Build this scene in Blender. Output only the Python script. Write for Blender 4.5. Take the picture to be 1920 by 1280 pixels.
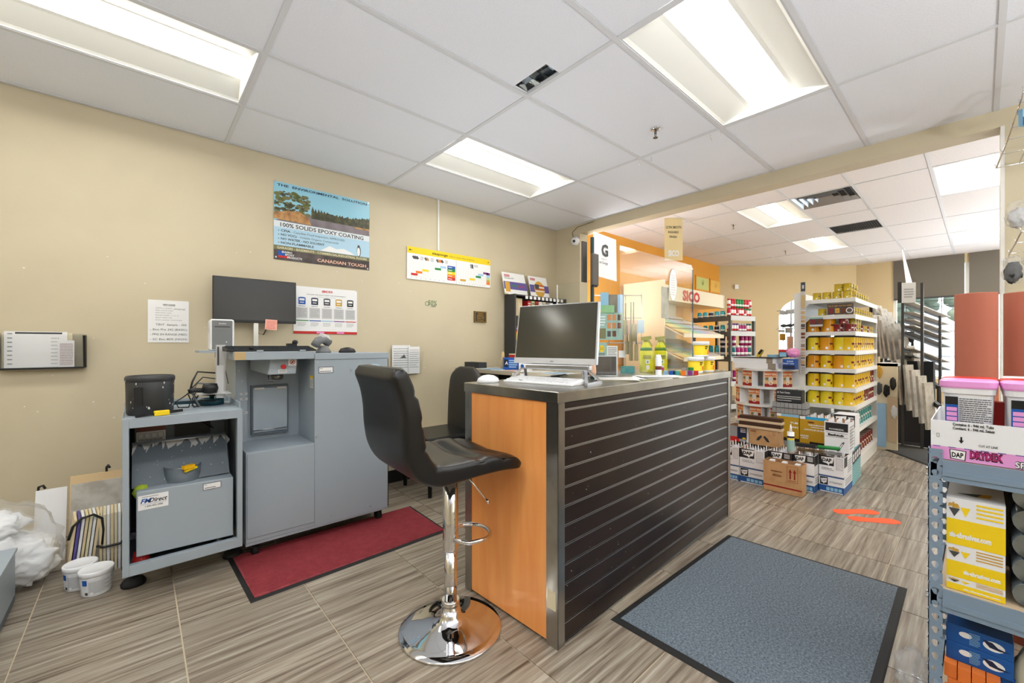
import bpy, bmesh, math, random
from mathutils import Vector, Matrix
R=math.radians
for o in list(bpy.data.objects): bpy.data.objects.remove(o)
C=bpy.context.scene.collection
# ---------------------------------------------------------------- camera
EYE=1.13; YAW=R(48.2); FPX=785.0; HY=646.3
cd=bpy.data.cameras.new('camera'); cam=bpy.data.objects.new('camera',cd); C.objects.link(cam)
cd.sensor_width=36; cd.lens=FPX/1920*36; cd.shift_y=(HY-640)/1920; cd.clip_start=0.02; cd.clip_end=200
cam.location=(0,0,EYE); cam.rotation_euler=(R(90),0,YAW-R(90))
bpy.context.scene.camera=cam
# ---------------------------------------------------------------- view + world
sc=bpy.context.scene
sc.view_settings.view_transform='Standard'; sc.view_settings.look='None'
sc.view_settings.exposure=0.80; sc.view_settings.gamma=1; sc.view_settings.use_curve_mapping=False
LAMP=10.0; LAMP2=14.0
w=bpy.data.worlds.new('sky'); sc.world=w; w.use_nodes=True
bg=w.node_tree.nodes['Background']; bg.inputs[0].default_value=(.80,.90,1,1); bg.inputs[1].default_value=7.0
# unseen fill lamps, added and aimed up to brighten the ceilings by bounce
for nm_,p_,e_ in (('fill_by_camera',(-.45,-.45,1.35),32),('fill_left',(-1.7,1.7,1.35),6),('fill_right',(1.8,-2.2,1.2),60),('fill_behind_counter',(1.95,2.25,.80),6),('fill_showroom',(5.8,-2.0,1.3),45),('fill_partition',(4.4,3.65,1.2),20),('fill_far',(9.3,-2.2,1.3),110)):
    fl=bpy.data.lights.new(nm_,'AREA'); fl.shape='DISK'; fl.size=.5; fl.energy=e_; fl.color=(.88,.93,1)
    fo=bpy.data.objects.new(nm_,fl); C.objects.link(fo); fo.location=p_; fo.rotation_euler=(R(180),0,0)
# ---------------------------------------------------------------- survey helpers (the room was measured from the photograph)
cs,sn=math.cos(YAW),math.sin(YAW)
def A(px,py,d):            # point at depth d
    r=(px-960)*d/FPX; return Vector((d*cs+r*sn,d*sn-r*cs,EYE+d*(HY-py)/FPX))
def onY(px,py,Y):          # (x,z) on a wall y=Y
    a=(px-960)/FPX; d=Y/(sn-a*cs); return (d*(cs+a*sn), EYE+d*(HY-py)/FPX)
def onX(px,py,X):          # (y,z) on a wall x=X
    a=(px-960)/FPX; d=X/(cs+a*sn); return (d*(sn-a*cs), EYE+d*(HY-py)/FPX)
def onZ(px,py,z=0):
    return A(px,py,FPX*(z-EYE)/(HY-py))
# ---------------------------------------------------------------- materials
MATS={}
def lin(c): return tuple((x/12.92 if x<=.04045 else ((x+.055)/1.055)**2.4) for x in c)
def mat(name,rgb,rough=.5,metal=0.,noise=None,bump=0.,bscale=200,emit=0,trans=0,coat=0,alpha=1,ior=1.45,noisecol=None,nscale=20,spec=.5,aniso=0):
    if name in MATS: return MATS[name]
    m=bpy.data.materials.new(name); m.use_nodes=True; nt=m.node_tree; b=nt.nodes['Principled BSDF']
    col=(*lin([v/255 for v in rgb]),1)
    b.inputs['Base Color'].default_value=col; b.inputs['Roughness'].default_value=rough; b.inputs['Metallic'].default_value=metal
    b.inputs['IOR'].default_value=ior; b.inputs['Transmission Weight'].default_value=trans; b.inputs['Coat Weight'].default_value=coat
    b.inputs['Specular IOR Level'].default_value=spec; b.inputs['Alpha'].default_value=alpha
    if emit: b.inputs['Emission Color'].default_value=col; b.inputs['Emission Strength'].default_value=emit
    if noisecol or bump:
        tc=nt.nodes.new('ShaderNodeTexCoord')
    if noisecol:
        n=nt.nodes.new('ShaderNodeTexNoise'); n.inputs['Scale'].default_value=nscale; n.inputs['Detail'].default_value=5
        nt.links.new(tc.outputs['Object'],n.inputs['Vector'])
        mx=nt.nodes.new('ShaderNodeMix'); mx.data_type='RGBA'; mx.inputs[6].default_value=col
        mx.inputs[7].default_value=(*lin([v/255 for v in noisecol]),1)
        r=nt.nodes.new('ShaderNodeValToRGB'); r.color_ramp.elements[0].position=.42; r.color_ramp.elements[1].position=.68
        nt.links.new(n.outputs[0],r.inputs[0]); nt.links.new(r.outputs[0],mx.inputs[0]); nt.links.new(mx.outputs[2],b.inputs['Base Color'])
    if bump:
        n=nt.nodes.new('ShaderNodeTexNoise'); n.inputs['Scale'].default_value=bscale; n.inputs['Detail'].default_value=3
        nt.links.new(tc.outputs['Object'],n.inputs['Vector'])
        bp=nt.nodes.new('ShaderNodeBump'); bp.inputs['Strength'].default_value=bump; bp.inputs['Distance'].default_value=.002
        nt.links.new(n.outputs[0],bp.inputs['Height']); nt.links.new(bp.outputs[0],b.inputs['Normal'])
    MATS[name]=m; return m
def pm(name,rgb,rough=.55,**k): return mat(name,rgb,rough,**k)
# plain inks, plastics
for n,c in dict(white=(238,238,238),black=(22,22,23),red=(196,36,34),blue=(22,84,170),navy=(22,34,66),yellow=(243,208,20),orange=(238,120,30),
    green=(30,130,60),pink=(236,150,205),teal=(70,150,150),brown=(104,48,28),grey=(150,150,150),lgrey=(200,200,200),dgrey=(70,72,74),cream=(222,212,180),
    skyb=(140,190,220),cyan=(40,160,210),mustard=(192,148,28),purple=(130,60,140),magenta=(176,40,110),gold=(206,160,60),lblue=(160,200,235),lgreen=(190,212,150),
    maroon=(120,30,36),tan=(196,168,120),ltan=(222,204,164)).items(): mat(n,c,.5)
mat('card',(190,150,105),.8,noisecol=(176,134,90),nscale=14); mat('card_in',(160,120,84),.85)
mat('white_card',(232,233,236),.6)
mat('wall_paint',(206,194,166),.55,bump=.12,bscale=260,noisecol=(201,189,161),nscale=2.2)
mat('wall_paint2',(206,186,146),.6,bump=.1,bscale=260)
mat('orange_paint',(232,164,58),.55,bump=.1,bscale=260)
mat('trim_white',(232,230,224),.45)
mat('ceil_tile',(233,235,241),.9,bump=.5,bscale=90,noisecol=(226,228,234),nscale=180)
mat('ceil_tile2',(229,225,226),.9,bump=.5,bscale=90,noisecol=(223,218,218),nscale=60)
mat('grid_white',(214,215,218),.5)
mat('reflector',(238,238,232),.4)
mat('steel',(176,174,168),.28,1.,noisecol=(158,156,150),nscale=9)
mat('steel_dark',(120,118,114),.35,1.)
mat('chrome',(222,222,224),.05,1.)
mat('alu',(196,198,202),.3,1.)
mat('galv',(150,160,166),.25,1.,noisecol=(96,110,118),nscale=14)
mat('machine',(160,171,180),.42,bump=.1,bscale=500)
mat('machine_dk',(96,106,114),.5)
mat('machine_in',(42,46,50),.6)
mat('leather',(22,22,23),.34,bump=.12,bscale=420)
mat('leather_old',(52,50,46),.5,bump=.5,bscale=60)
mat('rubber',(26,26,26),.7)
mat('plastic_black',(28,29,31),.4)
mat('plastic_white',(236,237,240),.3)
mat('plastic_grey',(120,122,124),.4)
mat('screen',(44,47,52),.22)
mat('screen2',(66,64,54),.12)
mat('slat_brown',(44,32,28),.32,noisecol=(34,25,22),nscale=5,spec=.3)
mat('bucket_grey',(52,54,56),.45)
mat('rack_blue',(126,146,166),.4)
mat('rack_grey',(88,84,78),.5)
mat('shelf_white',(226,226,224),.45)
mat('rack_dark',(62,62,64),.45,.3)
mat('red_paper',(172,98,76),.75,bump=.2,bscale=60)
mat('plank',(190,186,178),.6,noisecol=(166,160,150),nscale=18)
mat('plank_face',(120,110,98),.6,noisecol=(150,140,126),nscale=10)
mat('wood_pale',(214,186,142),.6)
mat('lens_lamp',(255,253,246),.5,emit=LAMP); mat('lens_lamp2',(255,250,238),.5,emit=LAMP2)
mat('bagfilm',(246,247,248),.18,trans=.6,ior=1.1,alpha=.32)
mat('rag',(238,239,241),.9,bump=.8,bscale=30)
mat('vinyl_green',(96,170,130),.6)
mat('shade_grey',(104,98,88),.8)
mat('asphalt',(150,150,150),.9); mat('building',(205,210,216),.8); mat('leafg',(56,66,52),.9)
mat('matred_rib',(140,46,54),.9); 
mat('orange_foot',(240,92,34),.6)
mat('ballgreen',(156,176,50),.9)
mat('yellow_clip',(244,186,20),.45)
mat('dteal',(16,62,74),.35)
mat('sticky',(244,178,160),.7)
mat('banner_sky',(150,205,226),.3)
mat('banner_white',(226,232,236),.3)
mat('banner_blue',(178,212,232),.3)
mat('olive',(120,118,82),.4)
mat('forest',(64,66,52),.4,noisecol=(100,96,60),nscale=30)
mat('forest2',(110,116,62),.4,noisecol=(70,76,44),nscale=28)
mat('rock',(196,150,96),.4,noisecol=(150,104,66),nscale=24)
mat('lake',(140,130,136),.3,noisecol=(118,108,112),nscale=9)
mat('darkbrown',(62,52,50),.35,noisecol=(92,82,80),nscale=10)
mat('inkgrey',(66,72,76),.5)
mat('peach',(232,186,160),.4)
mat('bronze',(62,52,30),.5)
mat('inkgreen',(60,120,70),.6)
mat('label_grey',(222,224,226),.5)
mat('bottle_yellow',(226,220,30),.25)
mat('spray_olive',(150,150,50),.4)
mat('laminate',(176,166,146),.4)
mat('purple_ink',(92,80,150),.5)
mat('paleteal',(150,186,180),.6)
mat('palegreen',(140,190,140),.6)
mat('orange2',(208,134,78),.6)
mat('khaki',(128,118,74),.6)
mat('base_black',(26,22,20),.5)
mat('banner_film',(228,210,160),.35)
mat('cream_panel',(236,224,196),.5)
mat('lgreen2',(196,204,128),.6)
mat('gold2',(236,190,96),.6)
mat('scyan',(60,176,196),.3)
mat('smag',(170,30,110),.3)
mat('sred',(200,40,60),.3)
mat('sgreen',(40,140,70),.3)
mat('sviolet',(120,70,160),.3)
mat('slime',(50,190,70),.3)
mat('steal',(40,120,130),.3)
mat('can_yellow',(230,190,26),.35)
mat('can_yellow2',(232,208,40),.35)
mat('can_orange',(218,150,26),.35)
mat('can_lid',(120,104,92),.35,.6)
mat('can_maroon',(130,40,44),.35)
mat('can_gold',(206,178,44),.3)
mat('can_lidg',(170,160,120),.35,.6)
mat('rs_orange',(196,96,50),.5)
mat('rs_tan',(214,170,120),.5)
mat('rs_red',(150,36,30),.5)
mat('dap_blue',(34,84,146),.6)
mat('dap_black',(34,34,36),.6)
mat('aqua',(110,176,186),.6)
mat('bristle',(70,46,32),.95,bump=1,bscale=300)
mat('pinewood',(206,182,150),.6)
mat('navy_panel',(34,38,46),.6)
mat('dd_pink',(226,156,214),.5)
mat('dd_lid',(236,160,222),.3)
mat('lid_red',(206,48,38),.3)
mat('sponge',(226,120,50),.85,bump=.4,bscale=200)
mat('blue_carton',(16,84,160),.4)
def wood(name,c1,c2,scale=(3,3,.35),rough=.35):
    m=bpy.data.materials.new(name); m.use_nodes=True; nt=m.node_tree; b=nt.nodes['Principled BSDF']; b.inputs['Roughness'].default_value=rough
    tc=nt.nodes.new('ShaderNodeTexCoord'); mp=nt.nodes.new('ShaderNodeMapping'); mp.inputs['Scale'].default_value=scale
    n=nt.nodes.new('ShaderNodeTexNoise'); n.inputs['Scale'].default_value=7; n.inputs['Detail'].default_value=6; n.inputs['Distortion'].default_value=.4
    r=nt.nodes.new('ShaderNodeValToRGB'); r.color_ramp.elements[0].color=(*lin([v/255 for v in c1]),1); r.color_ramp.elements[1].color=(*lin([v/255 for v in c2]),1)
    r.color_ramp.elements[0].position=.3; r.color_ramp.elements[1].position=.7
    L=nt.links.new; L(tc.outputs['Object'],mp.inputs[0]); L(mp.outputs[0],n.inputs['Vector']); L(n.outputs[0],r.inputs[0]); L(r.outputs[0],b.inputs['Base Color']); MATS[name]=m
wood('orange_wood',(238,152,80),(247,170,96))
def floor_mat():
    m=bpy.data.materials.new('floor_tile'); m.use_nodes=True; nt=m.node_tree; b=nt.nodes['Principled BSDF']; N=nt.nodes.new; L=nt.links.new
    g=N('ShaderNodeNewGeometry'); oi=N('ShaderNodeObjectInfo'); mp=N('ShaderNodeMapping'); mp.inputs['Scale'].default_value=(1.3,34,1)
    add=N('ShaderNodeVectorMath'); add.operation='ADD'; sc_=N('ShaderNodeVectorMath'); sc_.operation='SCALE'; sc_.inputs[0].default_value=(7,13,3)
    L(oi.outputs['Random'],sc_.inputs['Scale']); L(g.outputs['Position'],mp.inputs[0]); L(mp.outputs[0],add.inputs[0]); L(sc_.outputs[0],add.inputs[1])
    n=N('ShaderNodeTexNoise'); n.inputs['Scale'].default_value=1.6; n.inputs['Detail'].default_value=7; n.inputs['Roughness'].default_value=.62; L(add.outputs[0],n.inputs['Vector'])
    r=N('ShaderNodeValToRGB'); e=r.color_ramp.elements
    e[0].position=.30; e[0].color=(*lin((.32,.27,.22)),1); e[1].position=.72; e[1].color=(*lin((.74,.71,.655)),1)
    x=e.new(.45); x.color=(*lin((.52,.47,.41)),1); x=e.new(.58); x.color=(*lin((.62,.58,.52)),1)
    L(n.outputs[0],r.inputs[0])
    hs=N('ShaderNodeHueSaturation'); mr=N('ShaderNodeMapRange'); mr.inputs['To Min'].default_value=.88; mr.inputs['To Max'].default_value=1.06
    L(oi.outputs['Random'],mr.inputs['Value']); L(mr.outputs[0],hs.inputs['Value']); L(r.outputs[0],hs.inputs['Color']); L(hs.outputs[0],b.inputs['Base Color'])
    b.inputs['Roughness'].default_value=.38; bp=N('ShaderNodeBump'); bp.inputs['Strength'].default_value=.15; bp.inputs['Distance'].default_value=.001; L(n.outputs[0],bp.inputs['Height']); L(bp.outputs[0],b.inputs['Normal'])
    MATS['floor_tile']=m
def clear(name,tint,k=1.0,rough=0.):   # thin clear sheet: transparent with fresnel reflection
    m=bpy.data.materials.new(name); m.use_nodes=True; nt=m.node_tree; nt.nodes.remove(nt.nodes['Principled BSDF']); N=nt.nodes.new; L=nt.links.new
    t=N('ShaderNodeBsdfTransparent'); t.inputs[0].default_value=(*tint,1); g=N('ShaderNodeBsdfGlossy'); g.inputs['Roughness'].default_value=rough
    ge=N('ShaderNodeNewGeometry'); dt=N('ShaderNodeVectorMath'); dt.operation='DOT_PRODUCT'; L(ge.outputs['Incoming'],dt.inputs[0]); L(ge.outputs['Normal'],dt.inputs[1])
    def ma(op,x,y=None):
        q=N('ShaderNodeMath'); q.operation=op
        for i,v in enumerate((x,y)):
            if v is None: continue
            if isinstance(v,(int,float)): q.inputs[i].default_value=v
            else: L(v,q.inputs[i])
        return q.outputs[0]
    fr=ma('MULTIPLY',ma('ADD',ma('MULTIPLY',ma('POWER',ma('SUBTRACT',1.0,ma('ABSOLUTE',dt.outputs['Value'])),5.0),.96),.04),k)
    mx=N('ShaderNodeMixShader'); L(fr,mx.inputs[0]); L(t.outputs[0],mx.inputs[1]); L(g.outputs[0],mx.inputs[2]); L(mx.outputs[0],nt.nodes['Material Output'].inputs[0]); MATS[name]=m
clear('glass',(.97,.985,.98)); clear('window_glass',(.97,.98,.98)); clear('film',(.93,.94,.95),1.2,.08)
floor_mat(); mat('grout',(205,190,164),.9)
def carpet(name,c1,c2,scale):
    m=bpy.data.materials.new(name); m.use_nodes=True; nt=m.node_tree; b=nt.nodes['Principled BSDF']; N=nt.nodes.new; L=nt.links.new
    tc=N('ShaderNodeTexCoord'); n=N('ShaderNodeTexNoise'); n.inputs['Scale'].default_value=scale; n.inputs['Detail'].default_value=6; n.inputs['Roughness'].default_value=.8
    r=N('ShaderNodeValToRGB'); r.color_ramp.elements[0].position=.38; r.color_ramp.elements[1].position=.66
    r.color_ramp.elements[0].color=(*lin([v/255 for v in c1]),1); r.color_ramp.elements[1].color=(*lin([v/255 for v in c2]),1)
    L(tc.outputs['Object'],n.inputs['Vector']); L(n.outputs[0],r.inputs[0]); L(r.outputs[0],b.inputs['Base Color']); b.inputs['Roughness'].default_value=.95
    bp=N('ShaderNodeBump'); bp.inputs['Strength'].default_value=.8; bp.inputs['Distance'].default_value=.004; L(n.outputs[0],bp.inputs['Height']); L(bp.outputs[0],b.inputs['Normal']); MATS[name]=m
carpet('carpet_blue',(66,78,90),(140,152,162),120); carpet('carpet_dark',(44,44,44),(74,74,72),120); carpet('carpet_red',(120,40,48),(160,66,72),22)
# ---------------------------------------------------------------- mesh builder
class MB:
    def __init__(s): s.v=[];s.f=[];s.m=[];s.names=[];s.sm=[]
    def mi(s,m):
        if m not in s.names: s.names.append(m)
        return s.names.index(m)
    def add(s,vs,fs,m,smooth=False):
        b=len(s.v); s.v+= [tuple(v) for v in vs]; k=s.mi(m)
        for f in fs: s.f.append([b+i for i in f]); s.m.append(k); s.sm.append(smooth)
        return s
    def box(s,x0,x1,y0,y1,z0,z1,m):
        return s.hexa([(x0,y0,z0),(x1,y0,z0),(x1,y1,z0),(x0,y1,z0),(x0,y0,z1),(x1,y0,z1),(x1,y1,z1),(x0,y1,z1)],m)
    def hexa(s,p,m): return s.add(p,[(0,3,2,1),(4,5,6,7),(0,1,5,4),(1,2,6,5),(2,3,7,6),(3,0,4,7)],m)
    def bar(s,p,q,w,h,m,up=(0,0,1)):
        p=Vector(p);q=Vector(q);d=(q-p).normalized();u=Vector(up)
        if abs(d.dot(u))>.95: u=Vector((0,1,0))
        r=d.cross(u).normalized()*w/2; t=r.cross(d).normalized()*h/2
        return s.hexa([p-r-t,p+r-t,q+r-t,q-r-t,p-r+t,p+r+t,q+r+t,q-r+t],m)
    def quad(s,p,m,off=None):
        return s.add(p,[tuple(range(len(p)))],m)
    def cyl(s,p,q,r,m,n=16,r2=None,cap=True):
        p=Vector(p);q=Vector(q);d=(q-p).normalized();u=Vector((0,0,1)) if abs(d.z)<.9 else Vector((1,0,0))
        a=d.cross(u).normalized();b=a.cross(d).normalized(); r2=r if r2 is None else r2
        vs=[p+(a*math.cos(t)+b*math.sin(t))*r for t in [2*math.pi*i/n for i in range(n)]]+[q+(a*math.cos(t)+b*math.sin(t))*r2 for t in [2*math.pi*i/n for i in range(n)]]
        s.add(vs,[(i,i+n,(i+1)%n+n,(i+1)%n) for i in range(n)],m,True)
        if cap: s.add(vs[:n],[tuple(range(n))],m); s.add(vs[n:],[tuple(reversed(range(n)))],m)
        return s
    def lathe(s,c,prof,m,n=24,sx=1,sy=1):
        c=Vector(c);vs=[]
        for r,z in prof:
            for i in range(n):
                t=2*math.pi*i/n; vs.append(c+Vector((r*math.cos(t)*sx,r*math.sin(t)*sy,z)))
        fs=[(j*n+i,j*n+(i+1)%n,(j+1)*n+(i+1)%n,(j+1)*n+i) for j in range(len(prof)-1) for i in range(n)]
        s.add(vs,fs,m,True)
        if prof[-1][0]>1e-4: s.add(vs[-n:],[tuple(range(n))],m)
        if prof[0][0]>1e-4: s.add(vs[:n],[tuple(reversed(range(n)))],m)
        return s
    def tube(s,pts,r,m,n=8,closed=False):
        pts=[Vector(p) for p in pts];N=len(pts);vs=[];u=None
        for i,p in enumerate(pts):
            a=pts[i-1] if (i>0 or closed) else p; b=pts[(i+1)%N] if (i<N-1 or closed) else p
            d=(b-a).normalized()
            if u is None: u=Vector((0,0,1)) if abs(d.z)<.9 else Vector((1,0,0))
            e=d.cross(u).normalized(); u=e.cross(d).normalized()
            for k in range(n):
                t=2*math.pi*k/n; vs.append(p+(e*math.cos(t)+u*math.sin(t))*r)
        M=N if closed else N-1
        s.add(vs,[(j*n+k,j*n+(k+1)%n,((j+1)%N)*n+(k+1)%n,((j+1)%N)*n+k) for j in range(M) for k in range(n)],m,True)
        if not closed: s.add(vs[:n],[tuple(range(n))],m); s.add(vs[-n:],[tuple(reversed(range(n)))],m)
        return s
    def prism(s,poly,z0,z1,m,plane='xy',smooth=False):
        n=len(poly)
        def P(a,b,c): return (a,b,c) if plane=='xy' else ((a,c,b) if plane=='xz' else (c,a,b))
        vs=[P(a,b,z0) for a,b in poly]+[P(a,b,z1) for a,b in poly]
        s.add(vs,[(i,(i+1)%n,(i+1)%n+n,i+n) for i in range(n)],m,smooth); s.add(vs,[tuple(reversed(range(n))),tuple(range(n,2*n))],m); return s
    def face(s,o,x,u):     # flat-print frame: origin, right, up
        return Print(s,Vector(o),Vector(x).normalized(),Vector(u).normalized())
    def build(s,name,parent=None,loc=None,rz=0,bevel=0,sub=0,flip=False,solid=0):
        me=bpy.data.meshes.new(name); me.from_pydata(s.v,[],s.f); me.polygons.foreach_set('material_index',s.m); me.polygons.foreach_set('use_smooth',s.sm)
        for n in s.names: me.materials.append(MATS[n])
        if flip or True:
            bm=bmesh.new(); bm.from_mesh(me)
            if bevel or any(s.sm): bmesh.ops.remove_doubles(bm,verts=bm.verts,dist=1e-5)
            bmesh.ops.recalc_face_normals(bm,faces=bm.faces)
            bm.to_mesh(me); bm.free()
        me.update()
        o=bpy.data.objects.new(name,me); C.objects.link(o)
        if parent is not None: o.parent=parent
        if loc is not None: o.location=loc
        if rz: o.rotation_euler=(0,0,rz)
        if bevel:
            md=o.modifiers.new('b','BEVEL'); md.width=bevel; md.segments=2; md.limit_method='ANGLE'; md.angle_limit=R(40)
        if sub:
            md=o.modifiers.new('s','SUBSURF'); md.levels=sub; md.render_levels=sub
        return o
TXT={}
def txtmesh(s,bold):
    k=(s,bold)
    if k in TXT: return TXT[k]
    cu=bpy.data.curves.new('t','FONT'); cu.body=s; cu.size=1; cu.resolution_u=2; cu.offset=bold
    o=bpy.data.objects.new('t',cu); C.objects.link(o); dg=bpy.context.evaluated_depsgraph_get(); dg.update()
    me=o.evaluated_get(dg).to_mesh(); v=[(p.co.x,p.co.y) for p in me.vertices]; f=[tuple(p.vertices) for p in me.polygons]
    o.evaluated_get(dg).to_mesh_clear(); bpy.data.objects.remove(o); bpy.data.curves.remove(cu)
    if not v: v=[(0,0)]
    x0=min(a for a,b in v); x1=max(a for a,b in v)
    TXT[k]=(v,f,x0,x1); return TXT[k]
class Print:
    def __init__(s,mb,o,x,u): s.mb=mb;s.o=o;s.x=x;s.u=u;s.n=x.cross(u).normalized()
    def P(s,a,b,e=0): return s.o+s.x*a+s.u*b+s.n*e
    def rect(s,a0,a1,b0,b1,m,e=.0004): s.mb.quad([s.P(a0,b0,e),s.P(a1,b0,e),s.P(a1,b1,e),s.P(a0,b1,e)],m); return s
    def poly(s,pts,m,e=.0006): s.mb.quad([s.P(a,b,e) for a,b in pts],m); return s
    def disc(s,a,b,r,m,e=.0006,ry=None,n=18):
        ry=ry or r; return s.poly([(a+r*math.cos(2*math.pi*i/n),b+ry*math.sin(2*math.pi*i/n)) for i in range(n)],m,e)
    def ring(s,a,b,r,t,m,e=.0008,n=20):
        for i in range(n):
            p=2*math.pi*i/n;q=2*math.pi*(i+1)/n
            s.poly([(a+r*math.cos(p),b+r*math.sin(p)),(a+r*math.cos(q),b+r*math.sin(q)),(a+(r-t)*math.cos(q),b+(r-t)*math.sin(q)),(a+(r-t)*math.cos(p),b+(r-t)*math.sin(p))],m,e)
        return s
    def frame(s,a0,a1,b0,b1,t,m,e=.0008):
        s.rect(a0,a1,b0,b0+t,m,e);s.rect(a0,a1,b1-t,b1,m,e);s.rect(a0,a0+t,b0,b1,m,e);s.rect(a1-t,a1,b0,b1,m,e);return s
    def text(s,t,a,b,h,m,w=None,align='L',bold=.01,shear=0,e=.001):   # h = cap height
        v,f,x0,x1=txtmesh(t,bold); k=h/.69; kx=k if w is None else w/max(1e-6,(x1-x0)); W=(x1-x0)*kx
        ox=a-x0*kx-(0 if align=='L' else W/2 if align=='C' else W)
        s.mb.add([s.P(ox+p*kx+shear*q*k,b+q*k,e) for p,q in v],f,m); return s
    def lines(s,a0,a1,b0,b1,n,m,seed=1,fill=.5,e=.001,gap=True):   # small unreadable copy
        rnd=random.Random(seed); st=(b1-b0)/n
        for i in range(n):
            y=b1-(i+.75)*st; x=a0; end=a1-(rnd.random()*.25*(a1-a0) if i%4==3 else 0)
            while x<end:
                l=min((a1-a0)*rnd.uniform(.05,.16),end-x); s.rect(x,x+l,y,y+st*fill,m,e); x+=l+(a1-a0)*.015 if gap else l
        return s
def thing(name,label,cat,loc=(0,0,0),rz=0,group=None):
    o=bpy.data.objects.new(name,None); C.objects.link(o); o.empty_display_size=.05; o.location=loc; o.rotation_euler=(0,0,rz)
    o['label']=label; o['category']=cat
    if group: o['group']=group
    return o
def tag(o,label,cat,group=None,kind=None):
    o['label']=label; o['category']=cat
    if group: o['group']=group
    if kind: o['kind']=kind
    return o
def struct(o): o['kind']='structure'; return o
KIDS={}
def dup(src,loc,rz,label,group=None,scale=None):
    def rec(o,p):
        c=o.copy(); C.objects.link(c); c.parent=p
        for ch in o.children: rec(ch,c)
        return c
    r=rec(src,None); r.location=loc; r.rotation_euler=(0,0,rz); r['label']=label
    if group: r['group']=group
    if scale: r.scale=scale
    return r
ORD=['first','second','third','fourth','fifth','sixth','seventh','eighth','ninth','tenth','eleventh','twelfth','thirteenth','fourteenth','fifteenth','sixteenth']
rnd=random.Random(7)
# ================================================================ THE ROOM
CZ=2.583; CZ2=2.89; WY=3.615
# ---- floor: grout bed + individual tiles
g=MB().box(-3,12.2,-3.1,4.1,-.05,-.004,'grout').build('floor'); struct(g)
tb=MB(); t=.4548
tb.box(-t/2,t/2,-t/2,t/2,-.004,0,'floor_tile')
tile0=None; rest=MB()
TX0,TY0,TS=.1272,.3139,.46
cells=[]
for i in range(-6,26):
    for j in range(-7,8):
        x=TX0+(i+.5)*TS; y=TY0+(j+.5)*TS
        if x>12 or x<-2.6 or y>4.1 or y<-3: continue
        d=x*cs+y*sn; r=x*sn-y*cs
        vis=d>.25 and abs(r/d)<1.35
        cells.append((0 if (vis and d<9) else 1,d,x,y))
cells.sort(); n=0
tm=None
for k,d,x,y in cells:
    if k==0 and n<296:
        if tm is None:
            o=tb.build('floor_tile',g,(x,y,0)); tm=o
        else:
            o=tm.copy(); C.objects.link(o); o.parent=g; o.location=(x,y,0)
        n+=1
    else: rest.box(x-t/2,x+t/2,y-t/2,y+t/2,-.004,0,'floor_tile')
o=rest.build('distant_tiles',g); o['kind']='stuff'
# ---- walls
def wall(name,boxes,m='wall_paint'):
    mb=MB()
    for b in boxes: mb.box(*b,m)
    return struct(mb.build(name))
wall('wall_left',[(-3,3.97,WY,WY+.12,-.05,CZ+.3)])
mb=MB(); rr=random.Random(3)
wl=[o for o in C.objects if o.name=='wall_left'][0]
for _ in range(70):
    x=rr.uniform(-1.2,3); z=rr.uniform(.3,1.9); r=rr.uniform(.0015,.004)
    mb.box(x-r*rr.uniform(.5,1.6),x+r,WY-.0012,WY,z-r*.6,z+r*.6,'white')
mb.build('plaster_fleck',wl)['kind']='stuff'
wall('wall_behind',[(-3.0,-2.9,-3.1,WY,-.05,CZ+.3)])
wall('wall_right',[(-3,12.2,-3.2,-3.1,-.05,3.2)])
wall('wall_partition',[(3.97,4.12,3.215,4.0,-.05,3.1),(3.97,4.12,-3.1,-.085,-.05,3.1),(3.97,4.12,-.085,3.215,2.475,3.1)])
mb=MB(); mb.box(3.962,4.128,-.1,-.083,0,2.475,'trim_white'); struct(mb.build('trim_1'))
wall('wall_orange',[(4.12,9.9,3.9,4.02,-.05,3.1)],'orange_paint')
# angled wall with arched window
P0=Vector((9.70,3.9,0)); P1=Vector((11.86,1.83,0)); ax=(P1-P0).normalized(); L=(P1-P0).length; nrm=Vector((-ax.y,ax.x,0))
if nrm.x<0: nrm=-nrm
def aw(u,z,e=0): return P0+ax*u+Vector((0,0,z))+nrm*e
uw0,uw1=1.32,2.52; zs,zr=.95,1.75; rad=(uw1-uw0)/2; um=(uw0+uw1)/2
arc=[(um+rad*math.cos(math.pi-math.pi*i/16),zr+rad*math.sin(math.pi*i/16)*.72) for i in range(17)]
mb=MB()
def pan(pl): mb.quad([aw(u,z) for u,z in pl],'wall_paint2'); mb.quad([aw(u,z,.12) for u,z in reversed(pl)],'wall_paint2')
pan([(0,-.05),(uw0,-.05),(uw0,3.1),(0,3.1)]); pan([(uw1,-.05),(L,-.05),(L,3.1),(uw1,3.1)]); pan([(uw0,-.05),(uw1,-.05),(uw1,zs),(uw0,zs)])
for i in range(16): pan([arc[i],arc[i+1],(arc[i+1][0],3.1),(arc[i][0],3.1)])
ring=[(uw0,zs)]+arc+[(uw1,zs)]
for i in range(len(ring)):
    a,b=ring[i],ring[(i+1)%len(ring)]; mb.quad([aw(*a),aw(*b),aw(b[0],b[1],.12),aw(a[0],a[1],.12)],'trim_white')
wa=struct(mb.build('wall_angled'))
mb=MB(); ringf=[aw(a,b,.06) for a,b in ring]
mb.tube(ringf,.022,'trim_white',6,True)
for u in (um-.3,um,um+.3): mb.bar(aw(u,zs,.06),aw(u,zr+rad*.6,.06),.016,.016,'rack_dark')
mb.bar(aw(uw0,1.5,.06),aw(uw1,1.5,.06),.016,.016,'rack_dark'); mb.build('window_frame',struct(MB().add([aw(a,b,.07) for a,b in ring],[tuple(range(len(ring)))],'window_glass').build('window_2')))
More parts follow.
